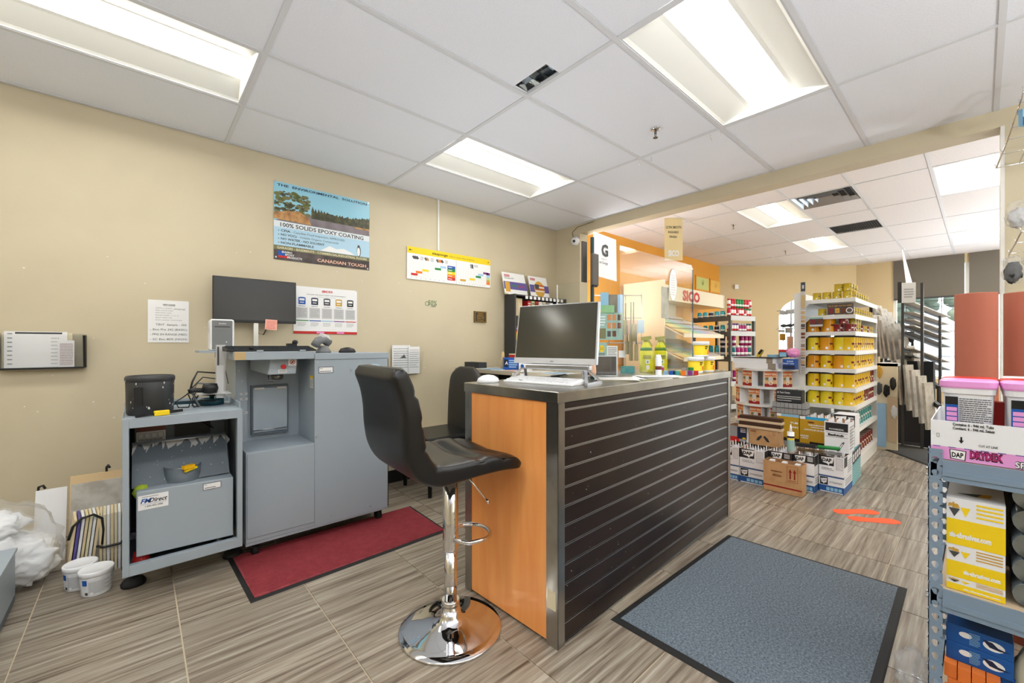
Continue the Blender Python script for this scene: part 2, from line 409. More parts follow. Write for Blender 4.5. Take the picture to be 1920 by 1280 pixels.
# front wall with the big shop window
WX=11.86; wy0,wy1=-2.9,1.22; wz0,wz1=.45,2.72
wall('wall_front',[(WX,WX+.12,wy1,1.95,-.05,3.1),(WX,WX+.12,-3.1,wy0,-.05,3.1),(WX,WX+.12,wy0,wy1,-.05,wz0),(WX,WX+.12,wy0,wy1,wz1,3.1)],'wall_paint2')
win=struct(MB().box(WX+.05,WX+.056,wy0,wy1,wz0,wz1,'window_glass').build('window_1'))
mb=MB()
for y in (wy0+.02,-1.9,-.9,.17,wy1-.02): mb.box(WX+.02,WX+.09,y-.03,y+.03,wz0,wz1,'trim_white')
mb.box(WX+.02,WX+.09,wy0,wy1,wz0,wz0+.05,'trim_white'); mb.build('window_frame',win)
mb=MB()
y=wy0+.1
while y<wy1: mb.box(WX+.1,WX+.112,y-.006,y+.006,wz0,wz1,'rack_dark'); y+=.255
for z in (.9,1.4,1.9,2.02): mb.box(WX+.1,WX+.112,wy0,wy1,z-.006,z+.006,'rack_dark')
mb.build('security_grille',win)
for k,(a,b) in enumerate(((wy0+.03,.14),(.2,wy1-.01))):
    mb=MB(); mb.box(WX-.03,WX-.02,a,b,2.09,CZ2-.01,'shade_grey'); mb.box(WX-.045,WX-.01,a,b,2.06,2.09,'rack_dark')
    tag(mb.build('roller_shade'),['wide grey roller shade over the right part of the shop window','wide grey roller shade over the left part of the shop window, beside the beige wall'][k],'blind')
# ---- ceiling 1 (office side)
TROF=[]
def ceiling(name,z,x0,x1,y0,y1,gx,gy,skip,tmn,thick=.012):
    """grid lines gx + 1.22 i, gy + .61 j ; skip = set of (i,j) cells used by fittings"""
    mb=MB(); mb.box(x0,x1,y0,y1,z+.25,z+.3,'trim_white'); c=struct(mb.build(name))
    bars=MB(); meshes={}
    i0=math.floor((x0-gx)/1.22); i1=math.ceil((x1-gx)/1.22); j0=math.floor((y0-gy)/.61); j1=math.ceil((y1-gy)/.61)
    for i in range(i0,i1+1):
        x=gx+1.22*i
        if x0<x<x1: bars.box(x-.012,x+.012,y0,y1,z-.004,z,'grid_white')
    for j in range(j0,j1+1):
        y=gy+.61*j
        if y0<y<y1: bars.box(x0,x1,y-.012,y+.012,z-.0045,z-.0005,'grid_white')
    bars.build('ceiling_grid',c)
    for i in range(i0,i1):
        for j in range(j0,j1):
            if (i,j) in skip: continue
            a=max(x0,gx+1.22*i+.012); b=min(x1,gx+1.22*(i+1)-.012); p=max(y0,gy+.61*j+.012); q=min(y1,gy+.61*(j+1)-.012)
            if b-a<.03 or q-p<.03: continue
            key=(round(b-a,3),round(q-p,3)); loc=((a+b)/2,(p+q)/2,z+.0005)
            if key in meshes: o=meshes[key].copy(); C.objects.link(o); o.parent=c; o.location=loc
            else:
                mb=MB(); mb.box(-key[0]/2,key[0]/2,-key[1]/2,key[1]/2,0,thick,tmn); o=mb.build('ceiling_tile',c,loc); meshes[key]=o
    return c
G1=(.4749,1.154); G2=(5.87,1.55)
skip1={(-1,2),(1,2),(1,-1),(-1,-1),(-3,2),(-3,-1),(-1,-4),(1,-4)}
ceiling('ceiling',CZ,-2.9,3.97,-3.1,WY,*G1,skip1|{(0,0)},'ceil_tile')
skip2={(0,0),(2,0),(0,-3),(3,-3),(0,-6),(3,-6),(0,2)}
ceiling('ceiling_showroom',CZ2,4.12,WX,-3.1,3.9,*G2,(skip2-{(0,2)})|{(0,-1),(1,-1)},'ceil_tile2')
# tile with the cut hole showing duct
hx0,hx1,hy0,hy1=1.577,1.681,1.50,1.752
cx0,cx1,cy0,cy1=G1[0]+.012,G1[0]+1.208,G1[1]+.012,G1[1]+.598
hx1=min(hx1,cx1-.004); hy0,hy1=1.50,1.75
mb=MB()
for b in ((cx0,hx0,cy0,cy1),(hx1,cx1,cy0,cy1),(hx0,hx1,cy0,hy0),(hx0,hx1,hy1,cy1)): mb.box(*b,CZ+.0005,CZ+.0125,'ceil_tile')
mb.build('ceiling_tile',[o for o in C.objects if o.name=='ceiling'][0])
mb=MB(); rr=random.Random(5)
for i in range(5):
    for j in range(2):
        a=hx0-.02+j*.08; y=hy0-.02+i*.06; zz=lambda: CZ+.02+rr.uniform(0,.03)
        mb.quad([(a,y,zz()),(a+.08,y,zz()),(a+.08,y+.06,zz()),(a,y+.06,zz())],'galv')
tag(mb.build('duct_foil'),'crumpled silver duct foil seen through the rectangular hole in the ceiling tile','duct')
# ---- troffers
def troffer(lab,z,gx,gy,i,j,lamp,grp,name='ceiling_light'):
    x=gx+1.22*(i+.5); y=gy+.61*(j+.5)
    t=thing(name,lab,'light',(x,y,z),0,grp)
    h,wd=.585,.28; mb=MB()
    for s in (-1,1):
        pr=[(s*.290,0),(s*.27,.010),(s*.20,.030),(s*.135,.048),(s*.112,.052)]
        for a,b in zip(pr,pr[1:]): mb.quad([(-h,a[0],a[1]),(h,a[0],a[1]),(h,b[0],b[1]),(-h,b[0],b[1])],'reflector')
    for s in (-1,1):
        mb.quad([(s*h,-.292,0),(s*h,.292,0),(s*h*.97,.2,.06),(s*h*.97,-.2,.06)],'reflector')
        mb.box(min(s*h,s*.598),max(s*h,s*.598),-.295,.295,-.002,.004,'grid_white')
        mb.box(-h,h,min(s*.285,s*.297),max(s*.285,s*.297),-.002,.004,'grid_white')
    mb.box(-.6,.6,-.298,.298,.062,.08,'trim_white'); mb.build('housing',t)
    m=MB(); m.prism([(-.113,.058),(-.113,.052),(.113,.052),(.113,.058)],-h*.99,h*.99,lamp,'yz'); m.build('diffuser',t)
    return t
la={(-1,2):'long recessed light at the top left over the tinting machines',(1,2):'recessed light in the office ceiling nearest the corner with the posters',(1,-1):'large recessed light at the top right over the aisle in front of the counter'}
for ij in sorted(skip1):
    troffer(la.get(ij,'recessed light in the office ceiling behind the photographer'),CZ,*G1,*ij,'lens_lamp',None if ij in la else 'office lights behind the photographer')
lb={(0,0):'showroom ceiling light just left of the slotted air vent',(2,0):'small far showroom ceiling light left of the flat return grille',(0,-3):'showroom ceiling light cut by the right jamb, nearest one',(3,-3):'farthest showroom ceiling light above the roller shade at right'}
for ij in sorted(skip2-{(0,2)}):
    troffer(lb.get(ij,'showroom ceiling light hidden behind the partition wall'),CZ2,*G2,*ij,'lens_lamp2',None if ij in lb else 'showroom lights behind the partition')
# square vent + return grille
x=G2[0]+.305; y=G2[1]-.305
t=thing('air_vent','square white and dark four-way air vent in the showroom ceiling','vent',(x,y,CZ2))
mb=MB(); mb.box(-.29,.29,-.29,.29,.05,.07,'black'); mb.build('plenum',t)
for k,s in enumerate((.285,.22,.155,.09)):
    m=MB(); i=s-.035; z0=.0+k*.0; zi=.04
    for q in range(4):
        c_,s_=math.cos(q*math.pi/2),math.sin(q*math.pi/2); rot=lambda a,b:(a*c_-b*s_,a*s_+b*c_)
        m.quad([(*rot(-s,-s),-.004),(*rot(s,-s),-.004),(*rot(i,-i),zi),(*rot(-i,-i),zi)],'alu'); m.quad([(*rot(-i,-i),zi+.002),(*rot(i,-i),zi+.002),(*rot(s,-s),-.002),(*rot(-s,-s),-.002)],'grid_white')
    m.build('vane',t)
def halftile(x0,x1,y0,y1,par='ceiling_showroom'):
    MB().box(x0,x1,y0,y1,CZ2+.0005,CZ2+.0125,'ceil_tile2').build('ceiling_tile',[o for o in C.objects if o.name==par][0])
ya,yb=G2[1]-.598,G2[1]-.012
halftile(G2[0]+.61,G2[0]+1.208,ya,yb)
x=G2[0]+1.22; t=thing('return_grille','flat brown-grey return air grille in the showroom ceiling','vent',(x+.92,G2[1]-.305,CZ2))
mb=MB(); mb.box(-.29,.29,-.29,.29,.02,.03,'machine_in'); mb.build('backing',t); mb=MB()
for k in range(22): yy=-.28+k*.0267; mb.hexa([(-.28,yy,0),(.28,yy,0),(.28,yy+.004,0),(-.28,yy+.004,0),(-.28,yy+.016,.018),(.28,yy+.016,.018),(.28,yy+.02,.018),(-.28,yy+.02,.018)],'rack_grey')
mb.box(-.295,.295,-.295,-.28,-.003,.01,'grid_white').box(-.295,.295,.28,.295,-.003,.01,'grid_white').box(-.295,-.28,-.28,.28,-.003,.01,'grid_white').box(.28,.295,-.28,.28,-.003,.01,'grid_white')
mb.build('louvre',t)
halftile(x+.012,x+.61,ya,yb)
# sprinklers
def sprinkler(x,y,z,lab,grp=None):
    t=thing('sprinkler',lab,'sprinkler',(x,y,z))
    MB().lathe((0,0,-.012),[(.034,.012),(.032,.004),(.012,0)],'chrome').build('escutcheon',t)
    m=MB().cyl((0,0,-.012),(0,0,-.035),.008,'steel_dark',8); m.bar((-.012,0,-.035),(-.003,0,-.06),.003,.003,'steel_dark').bar((.012,0,-.035),(.003,0,-.06),.003,.003,'steel_dark'); m.build('frame',t)
    MB().cyl((0,0,-.06),(0,0,-.063),.016,'steel_dark',12).build('deflector',t)
p=onZ(1229,241,CZ); sprinkler(p.x,p.y,CZ,'chrome sprinkler head in the office ceiling')
p=onZ(1375,421,CZ2); sprinkler(p.x,p.y,CZ2,'sprinkler head in the showroom ceiling left of the first light')
p=onZ(1473,470,CZ2); sprinkler(p.x,p.y,CZ2,'sprinkler head in the showroom ceiling near the far light')
for k,(px,py) in enumerate(((1199,299),(1221,292),(1332,252),(1351,245))):
    p=onZ(px,py,CZ); m=MB(); m.tube([(0,0,0),(0,0,-.012),(.01,0,-.02),(.012,0,-.03),(.004,0,-.036),(-.004,0,-.03)],.0025,'chrome',6)
    tag(m.build('ceiling_hook',None,(p.x,p.y,CZ-.004)),'small wire hook on the ceiling grid, %s from the left'%ORD[k],'hook','wire hooks on the ceiling grid')
# dark baseboard on the left wall
struct(MB().box(-2.9,3.97,WY-.012,WY,0,.1,'wall_paint').build('baseboard_left'))
# ---- outside
tag(MB().box(12.2,40,-20,20,-.2,-.15,'asphalt').build('parking_lot'),'pale parking lot outside the shop window','ground')
t=thing('warehouse','pale grey building across the street seen through the window','building',(30,0,-.15))
MB().box(0,6,-14,14,0,1.9,'building').build('wall',t); MB().box(-.1,6.1,-14.1,14.1,1.9,2.1,'lgrey').build('roof_edge',t)
for k in range(6): MB().box(-.05,0,-11+k*4,-9+k*4,.6,1.3,'grey').build('window',t)
m=MB(); rr=random.Random(2)
for _ in range(60):
    a=Vector((rr.gauss(0,.9),rr.gauss(0,.9),rr.gauss(3.2,.7))); m.lathe(a,[(0.01,-.35),(.3,-.15),(.32,.1),(.05,.35)],'leafg',6)
t=thing('street_tree','green tree outside the window at its left edge','tree',(26,2.5,-.15)); m.build('crown',t); MB().cyl((0,0,0),(0,0,3),.12,'brown',8).build('trunk',t)
# ================================================================ COUNTER
CL=1.775; CD=.555; CH=.955
ctr=thing('reception_counter','reception counter with stainless top, orange wood end and dark brown slatted front','counter',(1.16,1.042,0),R(2.2))
mb=MB(); mb.box(-.006,CL+.006,-.006,CD+.006,CH-.042,CH,'steel'); mb.build('countertop',ctr,bevel=.003)
mb=MB(); mb.box(.012,CL-.012,.022,CD,.0,CH-.042,'machine_in'); mb.build('carcass',ctr)
mb=MB(); mb.box(.0,.012,.055,CD-.045,.012,CH-.042,'orange_wood'); mb.build('end_panel',ctr)
mb=MB(); mb.box(CL-.012,CL,.04,CD-.04,.012,CH-.042,'orange_wood'); mb.build('end_panel',ctr)
for x0,x1,y0,y1 in ((-.003,.036,-.003,.0),(-.003,0,-.003,.055),(-.003,.0,CD-.045,CD),(CL-.036,CL+.003,-.003,0),(CL,CL+.003,-.003,.05)):
    mb=MB(); mb.box(x0,x1,y0,y1,.0,CH-.042,'steel'); mb.build('corner_trim',ctr)
mb=MB().box(-.0045,-.003,.008,.048,.14,.21,'cream'); mb.build('wear_patch',ctr)
n=13; z0=.0; zt=CH-.042; st=.0728; z=zt-.03; zs_=[zt]+[zt-.028-st*i for i in range(n)]
zs_=[q for q in zs_ if q>.01]+[.004]
for a,b in zip(zs_,zs_[1:]):
    mb=MB(); mb.box(.036,CL-.036,.0,.022,b+.005,a-.002,'slat_brown'); mb.build('slat',ctr)
mb=MB()
for q in zs_[1:-1]: mb.box(.036,CL-.036,.004,.024,q-.003,q+.003,'alu'); mb.box(.036,CL-.036,-.001,.002,q-.0045,q-.002,'alu')
mb.build('groove_liner',ctr)
mb=MB(); rr=random.Random(11)
for _ in range(60):
    x=rr.uniform(.05,CL-.05); z=rr.uniform(.05,.85)
    if min(abs(z-q) for q in zs_)<.012: continue
    l=rr.uniform(.001,.007); mb.quad([(x,-.0007,z),(x+l,-.0007,z+rr.uniform(-.006,.004)),(x+l,-.0007,z+.0015),(x,-.0007,z+.0022)],'lgrey')
mb.build('paint_speck',ctr)['kind']='stuff'
# ================================================================ STOOL
def sp(v,e): return math.copysign(abs(v)**e,v)
def sweep(mb,path,th,wd,m,disp=None,N=56,e1=.2,e2=.45,cl=6):
    P=[Vector((x,0,z)) for x,z in path]
    # resample
    seg=[0]; 
    for a,b in zip(P,P[1:]): seg.append(seg[-1]+(b-a).length)
    M=54; rings=[]
    def at(s):
        for i in range(len(P)-1):
            if s<=seg[i+1]+1e-9:
                f=(s-seg[i])/(seg[i+1]-seg[i]); return i,f
        return len(P)-2,1.
    def cat(i,f,arr):
        g=lambda k: arr[max(0,min(len(arr)-1,k))]
        p0,p1,p2,p3=g(i-1),g(i),g(i+1),g(i+2)
        return .5*((2*p1)+(p2-p0)*f+(2*p0-5*p1+4*p2-p3)*f*f+(3*p1-p0-3*p2+p3)*f**3)
    L=seg[-1]; C_=[]; 
    for k in range(M+1):
        i,f=at(L*k/M); C_.append((cat(i,f,P),cat(i,f,th),cat(i,f,wd)))
    vs=[]
    for k,(c,t_,w_) in enumerate(C_):
        a=C_[max(0,k-1)][0]; b=C_[min(M,k+1)][0]; tn=(b-a).normalized(); nr=Vector((-tn.z,0,tn.x))
        s=L*k/M; er=.03; q=min(s,L-s); fs=math.sqrt(max(0.02,1-(1-min(1,q/er))**2)) if q<er else 1
        for j in range(N):
            an=2*math.pi*j/N; aa=w_/2*sp(math.cos(an),e1)*(.9+.1*fs); bb=t_/2*sp(math.sin(an),e2)*fs
            if disp and math.sin(an)*disp[1]>0: bb-=disp[1]*disp[0](s/L,aa/w_)*min(1,q/.05)
            vs.append(c+Vector((0,aa,0))+nr*bb)
    fs=[(k*N+j,k*N+(j+1)%N,(k+1)*N+(j+1)%N,(k+1)*N+j) for k in range(M) for j in range(N)]
    mb.add(vs,fs,m,True); mb.add(vs[:N],[tuple(range(N))],m,True); mb.add(vs[-N:],[tuple(range(N))],m,True)
    return C_
st=thing('bar_stool','black leather bar stool with chrome pole and round base in front of the counter end','stool',(.932,1.41,0),R(-4))
def tuft(s,a):
    g=0
    for q in (.2,.4,.6,.8): g=max(g,math.exp(-((s-q)/.018)**2))
    for q in (-.25,0,.25): g=max(g,math.exp(-((a-q)/.03)**2))
    k=max(math.exp(-(((s-q)/.05)**2+((a-p)/.08)**2)) for q in (.2,.4,.6,.8) for p in (-.25,0,.25))
    return .010*g+.022*k
seatp=[(.208,.655),(.17,.672),(.10,.682),(.01,.682),(-.08,.678),(-.15,.680),(-.20,.705),(-.232,.76),(-.245,.83),(-.252,.90),(-.268,.97),(-.295,1.035),(-.305,1.05)]
thk=[.035,.055,.066,.07,.074,.08,.084,.084,.082,.076,.07,.064,.055]
wdt=[.40,.41,.415,.415,.415,.42,.42,.42,.42,.42,.41,.40,.395]
mb=MB(); sweep(mb,seatp[:6][::-1],thk[:6][::-1],wdt[:6][::-1],'leather',(tuft,1)); 
# one continuous shell: the seat flows into the back
mb=MB(); sweep(mb,seatp[::-1],thk[::-1],wdt[::-1],'leather',(lambda s,a:tuft((s*1.6)%1.0001,a),1)); seat=mb.build('padded_shell',st,flip=True)
mb=MB()
for sgn in (-1,1): mb.tube([(x,sgn*.200,z+.022+(0)) for x,z in seatp[1:6]],.0035,'leather',6)
mb.build('seat_piping',st)
mb=MB(); mb.lathe((0,0,0),[(.03,.64),(.031,.32),(.0305,.318)],'chrome',28); mb.lathe((0,0,0),[(.025,.32),(.025,.075)],'chrome',28); mb.build('pole',st)
MB().lathe((0,0,0),[(.034,.118),(.036,.112),(.036,.098),(.031,.094),(.031,.09),(.036,.086),(.037,.07),(.034,.06)],'chrome',28).build('collar',st)
MB().lathe((0,0,0),[(.2,.0),(.203,.004),(.2,.009),(.165,.0125),(.12,.02),(.08,.031),(.055,.045),(.042,.062),(.036,.085)],'chrome',64).build('base',st)
MB().box(-.1,.1,-.1,.1,.635,.648,'steel_dark').build('seat_plate',st)
pts=[(.02,.075,.385)]; 
for i in range(13):
    a=math.pi/2-math.pi*i/12; pts.append((.10+.07*math.cos(a),.085*math.sin(a),.355))
pts=[(.0,.03,.36)]+[(.04,.078,.356)]+pts[1:]+[(.04,-.078,.356),(0,-.03,.36)]
MB().tube(pts,.0085,'chrome',10).build('footrest',st)
MB().tube([(.02,-.03,.63),(.05,-.06,.60),(.10,-.11,.52)],.0035,'chrome',8).cyl((.10,-.11,.52),(.106,-.115,.508),.0055,'chrome',8).build('height_lever',st)
# ================================================================ MATS ON THE FLOOR
def matt(name,lab,cat,p,m,edge,ew,h=.008):
    o=MB(); 
    P=[Vector((a,b,0)) for a,b in p]; c=sum(P,Vector())/4
    t=thing(name,lab,cat,(c.x,c.y,0))
    def ins(w):
        out=[]
        for i in range(4):
            a,b,d=P[i-1],P[i],P[(i+1)%4]; e1=(a-b).normalized(); e2=(d-b).normalized(); out.append(b+(e1+e2)*w-c)
        return out
    Q=[q-c for q in P]; I=ins(ew)
    mb=MB(); mb.hexa([(q.x,q.y,0) for q in Q]+[(q.x,q.y,.003) for q in ins(.006)],edge); mb.hexa([(q.x,q.y,.003) for q in ins(.006)]+[(q.x,q.y,h*.8) for q in I],edge); mb.build('rubber_border',t)
    mb=MB(); mb.hexa([(q.x,q.y,.002) for q in I]+[(q.x,q.y,h) for q in I],m); mb.build('carpet',t)
    return t
matt('floor_mat','large blue-grey carpet mat with black rubber border in front of the slatted counter','mat',[(1.30,.99),(1.60,.215),(2.655,.215),(2.62,.985)][:0] or [(1.45,1.015),(1.45,.21),(2.66,.225),(2.62,1.0)],'carpet_blue','rubber',.03)
rm=matt('runner_mat','narrow worn red ribbed mat in front of the grey tinting machine','mat',[(.352,2.665),(.368,2.125),(1.405,2.155),(1.425,2.665)],'carpet_red','rubber',.02)
mb=MB()
for i in range(38): y=-.23+i*.0125; mb.box(-.50,.50,y,y+.005,.006,.0095,'matred_rib')
mb.build('ribs',rm)['kind']='stuff'
p=[onZ(1645,850),onZ(1697,828),onZ(1758,838),onZ(1742,873)]
matt('entrance_mat','dark charcoal mat on the far floor below the flooring samples','mat',[(6.0,.69),(5.35,.22),(7.0,-.15),(7.3,.62)],'carpet_dark','rubber',.03)
# footprint decals
def foot(cx,cy,ang,lab,mir):
    pts=[(.0,-.045),(.06,-.05),(.12,-.035),(.17,-.038),(.22,-.045),(.265,-.035),(.285,0),(.27,.035),(.22,.05),(.16,.045),(.10,.034),(.05,.036),(.01,.03),(-.012,-.01)]
    pts=[(a-.13,b*mir) for a,b in pts]
    if mir<0: pts=pts[::-1]
    mb=MB(); mb.prism(pts,0,.0012,'orange_foot'); tag(mb.build('footprint_decal',None,(cx,cy,.0003),ang),lab,'decal')

a=onZ(1602,959); b=onZ(1637,975)
foot(a.x,a.y,math.atan2(.660-.475,3.53-3.711)+math.pi,'farther of the two orange footprint stickers on the floor',1)
foot(b.x,b.y,math.atan2(.547-.372,3.449-3.596)+math.pi,'nearer of the two orange footprint stickers on the floor',-1)
# ================================================================ SHAKER (left machine)
X0,X1,Y0,Y1=-.05,.393,2.47,2.92
sh=t=thing('paint_shaker','open grey steel paint shaker cabinet on black feet left of the tinting machine','machine',(X0,Y0,0))
W=X1-X0; D=Y1-Y0; F='machine'
mb=MB()
for x in (0,W-.022):
    mb.box(x,x+.022,0,.03,.12,.80,F); mb.box(x,x+.022,D-.03,D,.12,.80,F)
mb.box(.022,W-.022,0,.03,.12,.165,F); mb.box(.022,W-.022,0,.03,.765,.80,F); mb.box(.022,W-.022,D-.03,D,.12,.165,F)
mb.build('frame',t,bevel=.0015)
MB().box(.002,.006,.03,D-.03,.13,.79,F).build('side_panel',t); MB().box(W-.006,W-.002,.03,D-.03,.13,.79,F).build('side_panel',t)
MB().box(.02,W-.02,D-.01,D-.004,.13,.79,'machine_in').build('back_panel',t)
mb=MB(); mb.box(.0,W,.0,D,.80,.806,F); mb.box(0,W,D-.004,D,.806,.835,F); mb.box(W-.004,W,.06,D,.806,.835,F); mb.box(0,.003,.04,D,.806,.815,F); mb.build('top_tray',t)
MB().box(.02,W-.02,.02,D-.02,.125,.135,'machine_dk').build('floor_pan',t)
# dark inner parts
MB().box(.04,W-.04,.28,.29,.62,.76,'machine_dk').build('control_plate',t)
MB().box(.19,.34,.275,.279,.66,.745,'black').build('opening',t)
m=MB(); m.box(.045,.155,.268,.272,.655,.735,'lgrey'); f=m.face((.045,.268,.655),(1,0,0),(0,0,1))
for k in range(4): f.frame(.006+k*.025,.027+k*.025,.014,.04,.0012,'dgrey')
f.rect(0,.11,.048,.08,'brown'); f.lines(.008,.1,.002,.012,2,'dgrey'); m.build('warning_plate',t)
# tilted open lid with flanges and dried paint
def L_(x,s,e=0): # lid coords: x across, s up the lid
    return (x, .10+.14*s/.24-e, .475+.185*s/.24)
m=MB(); m.quad([L_(.03,0),L_(W-.045,0),L_(W-.045,.24),L_(.03,.24)],'machine_dk'); m.quad([L_(.03,.24),L_(W-.045,.24),L_(W-.045,.24,.05),L_(.03,.24,.05)],'machine')
m.quad([L_(.03,0),L_(.03,.24),L_(.03,.24,.05),L_(.03,0,.03)],'machine'); m.quad([L_(W-.045,0),L_(W-.045,.24),L_(W-.045,.24,.05),L_(W-.045,0,.03)],'machine')
m.tube([L_(.03,.24,.05),L_(W-.045,.24,.05)],.003,'alu'); lid=m.build('lid',t)
m=MB(); rr=random.Random(8)
x=.035
while x<W-.06:
    w_=rr.uniform(.012,.04); l=rr.uniform(.02,.07); sk=rr.uniform(-.02,.03)
    m.quad([L_(x,.236,.003),L_(x+w_,.236,.003),L_(x+w_*.8+sk,.236-l*.7,.003),L_(x+w_*.3+sk,.236-l,.003)],'lgrey'); x+=w_*rr.uniform(.6,1.1)
for _ in range(40):
    x=rr.uniform(.04,W-.06); s=rr.uniform(.02,.22); q=rr.uniform(.001,.004); m.quad([L_(x,s,.003),L_(x+q,s,.003),L_(x+q,s+q,.003),L_(x,s+q,.003)],'lgrey')
m.build('dried_paint',lid)['kind']='stuff'
# holder pot with yellow clips
m=MB(); m.lathe((.215,.14,.40),[(.07,0),(.072,.14),(.070,.14),(.066,.03),(0,.028)],'machine_dk',28); pot=m.build('clamp_pot',t)
m=MB(); m.tube([(.215+.0715*math.cos(2*math.pi*i/28),.14+.0715*math.sin(2*math.pi*i/28),.541) for i in range(28)],.0016,'alu',6,True); m.build('pot_rim',pot)
for a,b,r_ in ((.175,.20,.4),(.235,.068,.5)):
    m=MB(); c_=Vector((a,b,.545)); dx=Vector((math.cos(r_),math.sin(r_),0)); m.bar(c_-dx*.028,c_+dx*.02,.022,.016,'yellow_clip'); m.bar(c_-dx*.02+Vector((0,0,-.018)),c_+dx*.034+Vector((0,0,-.01)),.012,.01,'yellow'); m.build('yellow_clip',t)
m=MB(); m.hexa([(.045,.03,.185),(W-.035,.03,.175),(W-.035,.26,.175),(.045,.26,.185),(.045,.03,.475),(W-.035,.03,.468),(W-.035,.26,.468),(.045,.26,.475)],F)
dr=m.build('front_panel',t,bevel=.004)
m=MB(); f=m.face((.051,.029,.395),(1,0,0),(0,0,1)); f.rect(0,.105,-.005,.06,'white',.0008); f.text('FM',.008,.025,.019,'blue',shear=.3,bold=.03,e=.0014); f.text('Direct',.038,.025,.018,'black',shear=.3,bold=.02,w=.06,e=.0014); f.text('1-800-452-2486',.024,.006,.0075,'dgrey',w=.062,e=.0014); f.rect(.008,.098,.0185,.0195,'blue',.0014); f.lines(.014,.07,.049,.055,1,'grey',e=.0014); m.build('maker_sticker',dr)
m=MB(); f=m.face((.285,.029,.428),(1,0,0),(0,0,1)); f.rect(0,.072,0,.031,'navy',.0008); f.rect(.002,.07,.002,.029,'white',.0012); f.text('PPG',.006,.021,.004,'navy',e=.0016); f.lines(.006,.05,.005,.012,1,'dgrey',e=.0016); m.build('rating_sticker',dr)
for x,y in ((.08,.09),(W-.09,.09)): MB().lathe((x,y,.135),[(.024,0),(.022,.012),(.01,.02),(.01,.045)],'alu',16).build('inner_foot',t)
for x,y in ((.035,.195),(W-.012,.205),(.035,D-.05),(W-.02,D-.05)):
    ft=MB().lathe((x,y,0),[(.045,0),(.047,.012),(.038,.026),(.02,.034)],'rubber',24).build('foot',t); MB().cyl((x,y,.03),(x,y,.125),.011,'alu',10).build('stem',ft)
MB().lathe((.025,.1,.44),[(0,-.033),(.02,-.027),(.033,0),(.02,.027),(0,.033)],'green',16).build('tennis_ball',t) if False else None

tag(MB().lathe((0,0,.033),[(0.001,-.033),(.02,-.027),(.033,0),(.02,.027),(0.001,.033)],'ballgreen',20).build('tennis_ball',None,(.012,2.56,.425)),'yellow-green tennis ball wedged in the left side of the shaker','ball')
tag(MB().lathe((0,0,0),[(.03,0),(.032,.02),(.03,.022),(.026,.05),(.024,.052)],'red',16).build('red_knob_cup',None,(.012,2.56,.136)),'small red and yellow knob on the floor pan of the shaker','cup')
# things on the shaker
p=A(267,750,2.05)
b=thing('paint_bucket','scuffed black plastic bucket with white drips on top of the shaker','bucket',(.045,2.62,.808))
MB().lathe((0,0,0),[(.078,0),(.086,.005),(.089,.168),(.083,.175),(.081,.168),(.074,.02),(.001,.018)],'bucket_grey',36).build('body',b)
MB().lathe((0,0,0),[(.088,.150),(.0915,.153),(.092,.170),(.087,.178),(.082,.172)],'bucket_grey',36).build('rim',b)
m=MB(); m.box(-.058,-.03,-.088,-.078,.045,.13,'black'); m.build('handle_recess',b)
m=MB(); rr=random.Random(4)
for _ in range(26):
    a=rr.uniform(math.pi*1.05,math.pi*1.95); z=rr.uniform(.02,.16); q=rr.uniform(.0015,.006); r_=.0895+(.003 if z>.148 else 0)
    c_=Vector((r_*math.cos(a),r_*math.sin(a),z)); tx=Vector((-math.sin(a),math.cos(a),0)); nn=Vector((math.cos(a),math.sin(a),0))*.0006; pl_=[c_+nn+tx*q*rr.uniform(.3,.8)*math.cos(t_)+Vector((0,0,q*rr.uniform(.5,1.6)*math.sin(t_))) for t_ in [k_*math.pi/3 for k_ in range(6)]]; m.quad(pl_,'lgrey')
m.build('paint_splash',b)['kind']='stuff'
pl=thing('pliers','yellow and black handled tool lying on the shaker top in front of the bucket','tool',(.075,2.505,.807),R(8))
MB().box(-.02,.035,-.012,.012,0,.022,'yellow').build('grip',pl,bevel=.003)
MB().bar((.03,0,.012),(.085,.006,.014),.014,.012,'plastic_black').build('upper_handle',pl); MB().bar((-.02,0,.008),(-.085,-.012,.006),.011,.009,'plastic_black').build('lower_handle',pl)
w_=thing('strap_wrench','dark teal metal bucket wrench lying at the back of the shaker top','tool',(.30,2.78,.807))

MB().lathe((0,0,0),[(.055,0),(.055,.03),(.045,.034),(.04,.034),(.04,.002)],'dteal',24).build('ring',w_); MB().bar((-.05,0,.02),(-.18,-.02,.025),.03,.016,'dteal').build('arm',w_); MB().cyl((0,0,.03),(0,0,.06),.012,'dteal',10).build('knob',w_)
# ================================================================ TINTING MACHINE
t=thing('tinting_machine','tall grey paint tinting machine with dispensing bay and wide cabinet door','machine',(.42,2.55,0))
W=.784; S=.338
m=MB(); m.box(0,S,0,.35,.09,.567,F); m.build('lower_cabinet',t,bevel=.002)
m=MB(); m.box(.006,S-.003,-.004,0,.115,.56,F); m.build('lower_door',t,bevel=.0015)
m=MB(); m.box(0,W,.002,.75,.075,.10,F); m.build('plinth',t,bevel=.001)
m=MB(); m.box(S,W,0,.75,.085,1.045,F); m.build('tall_cabinet',t,bevel=.002)
m=MB(); m.box(S,W+.006,-.006,.76,1.045,1.08,F); m.build('tall_top',t,bevel=.002)
m=MB(); m.box(W+.001,W+.006,.004,.75,.09,1.04,'black'); m.build('side_gasket',t)
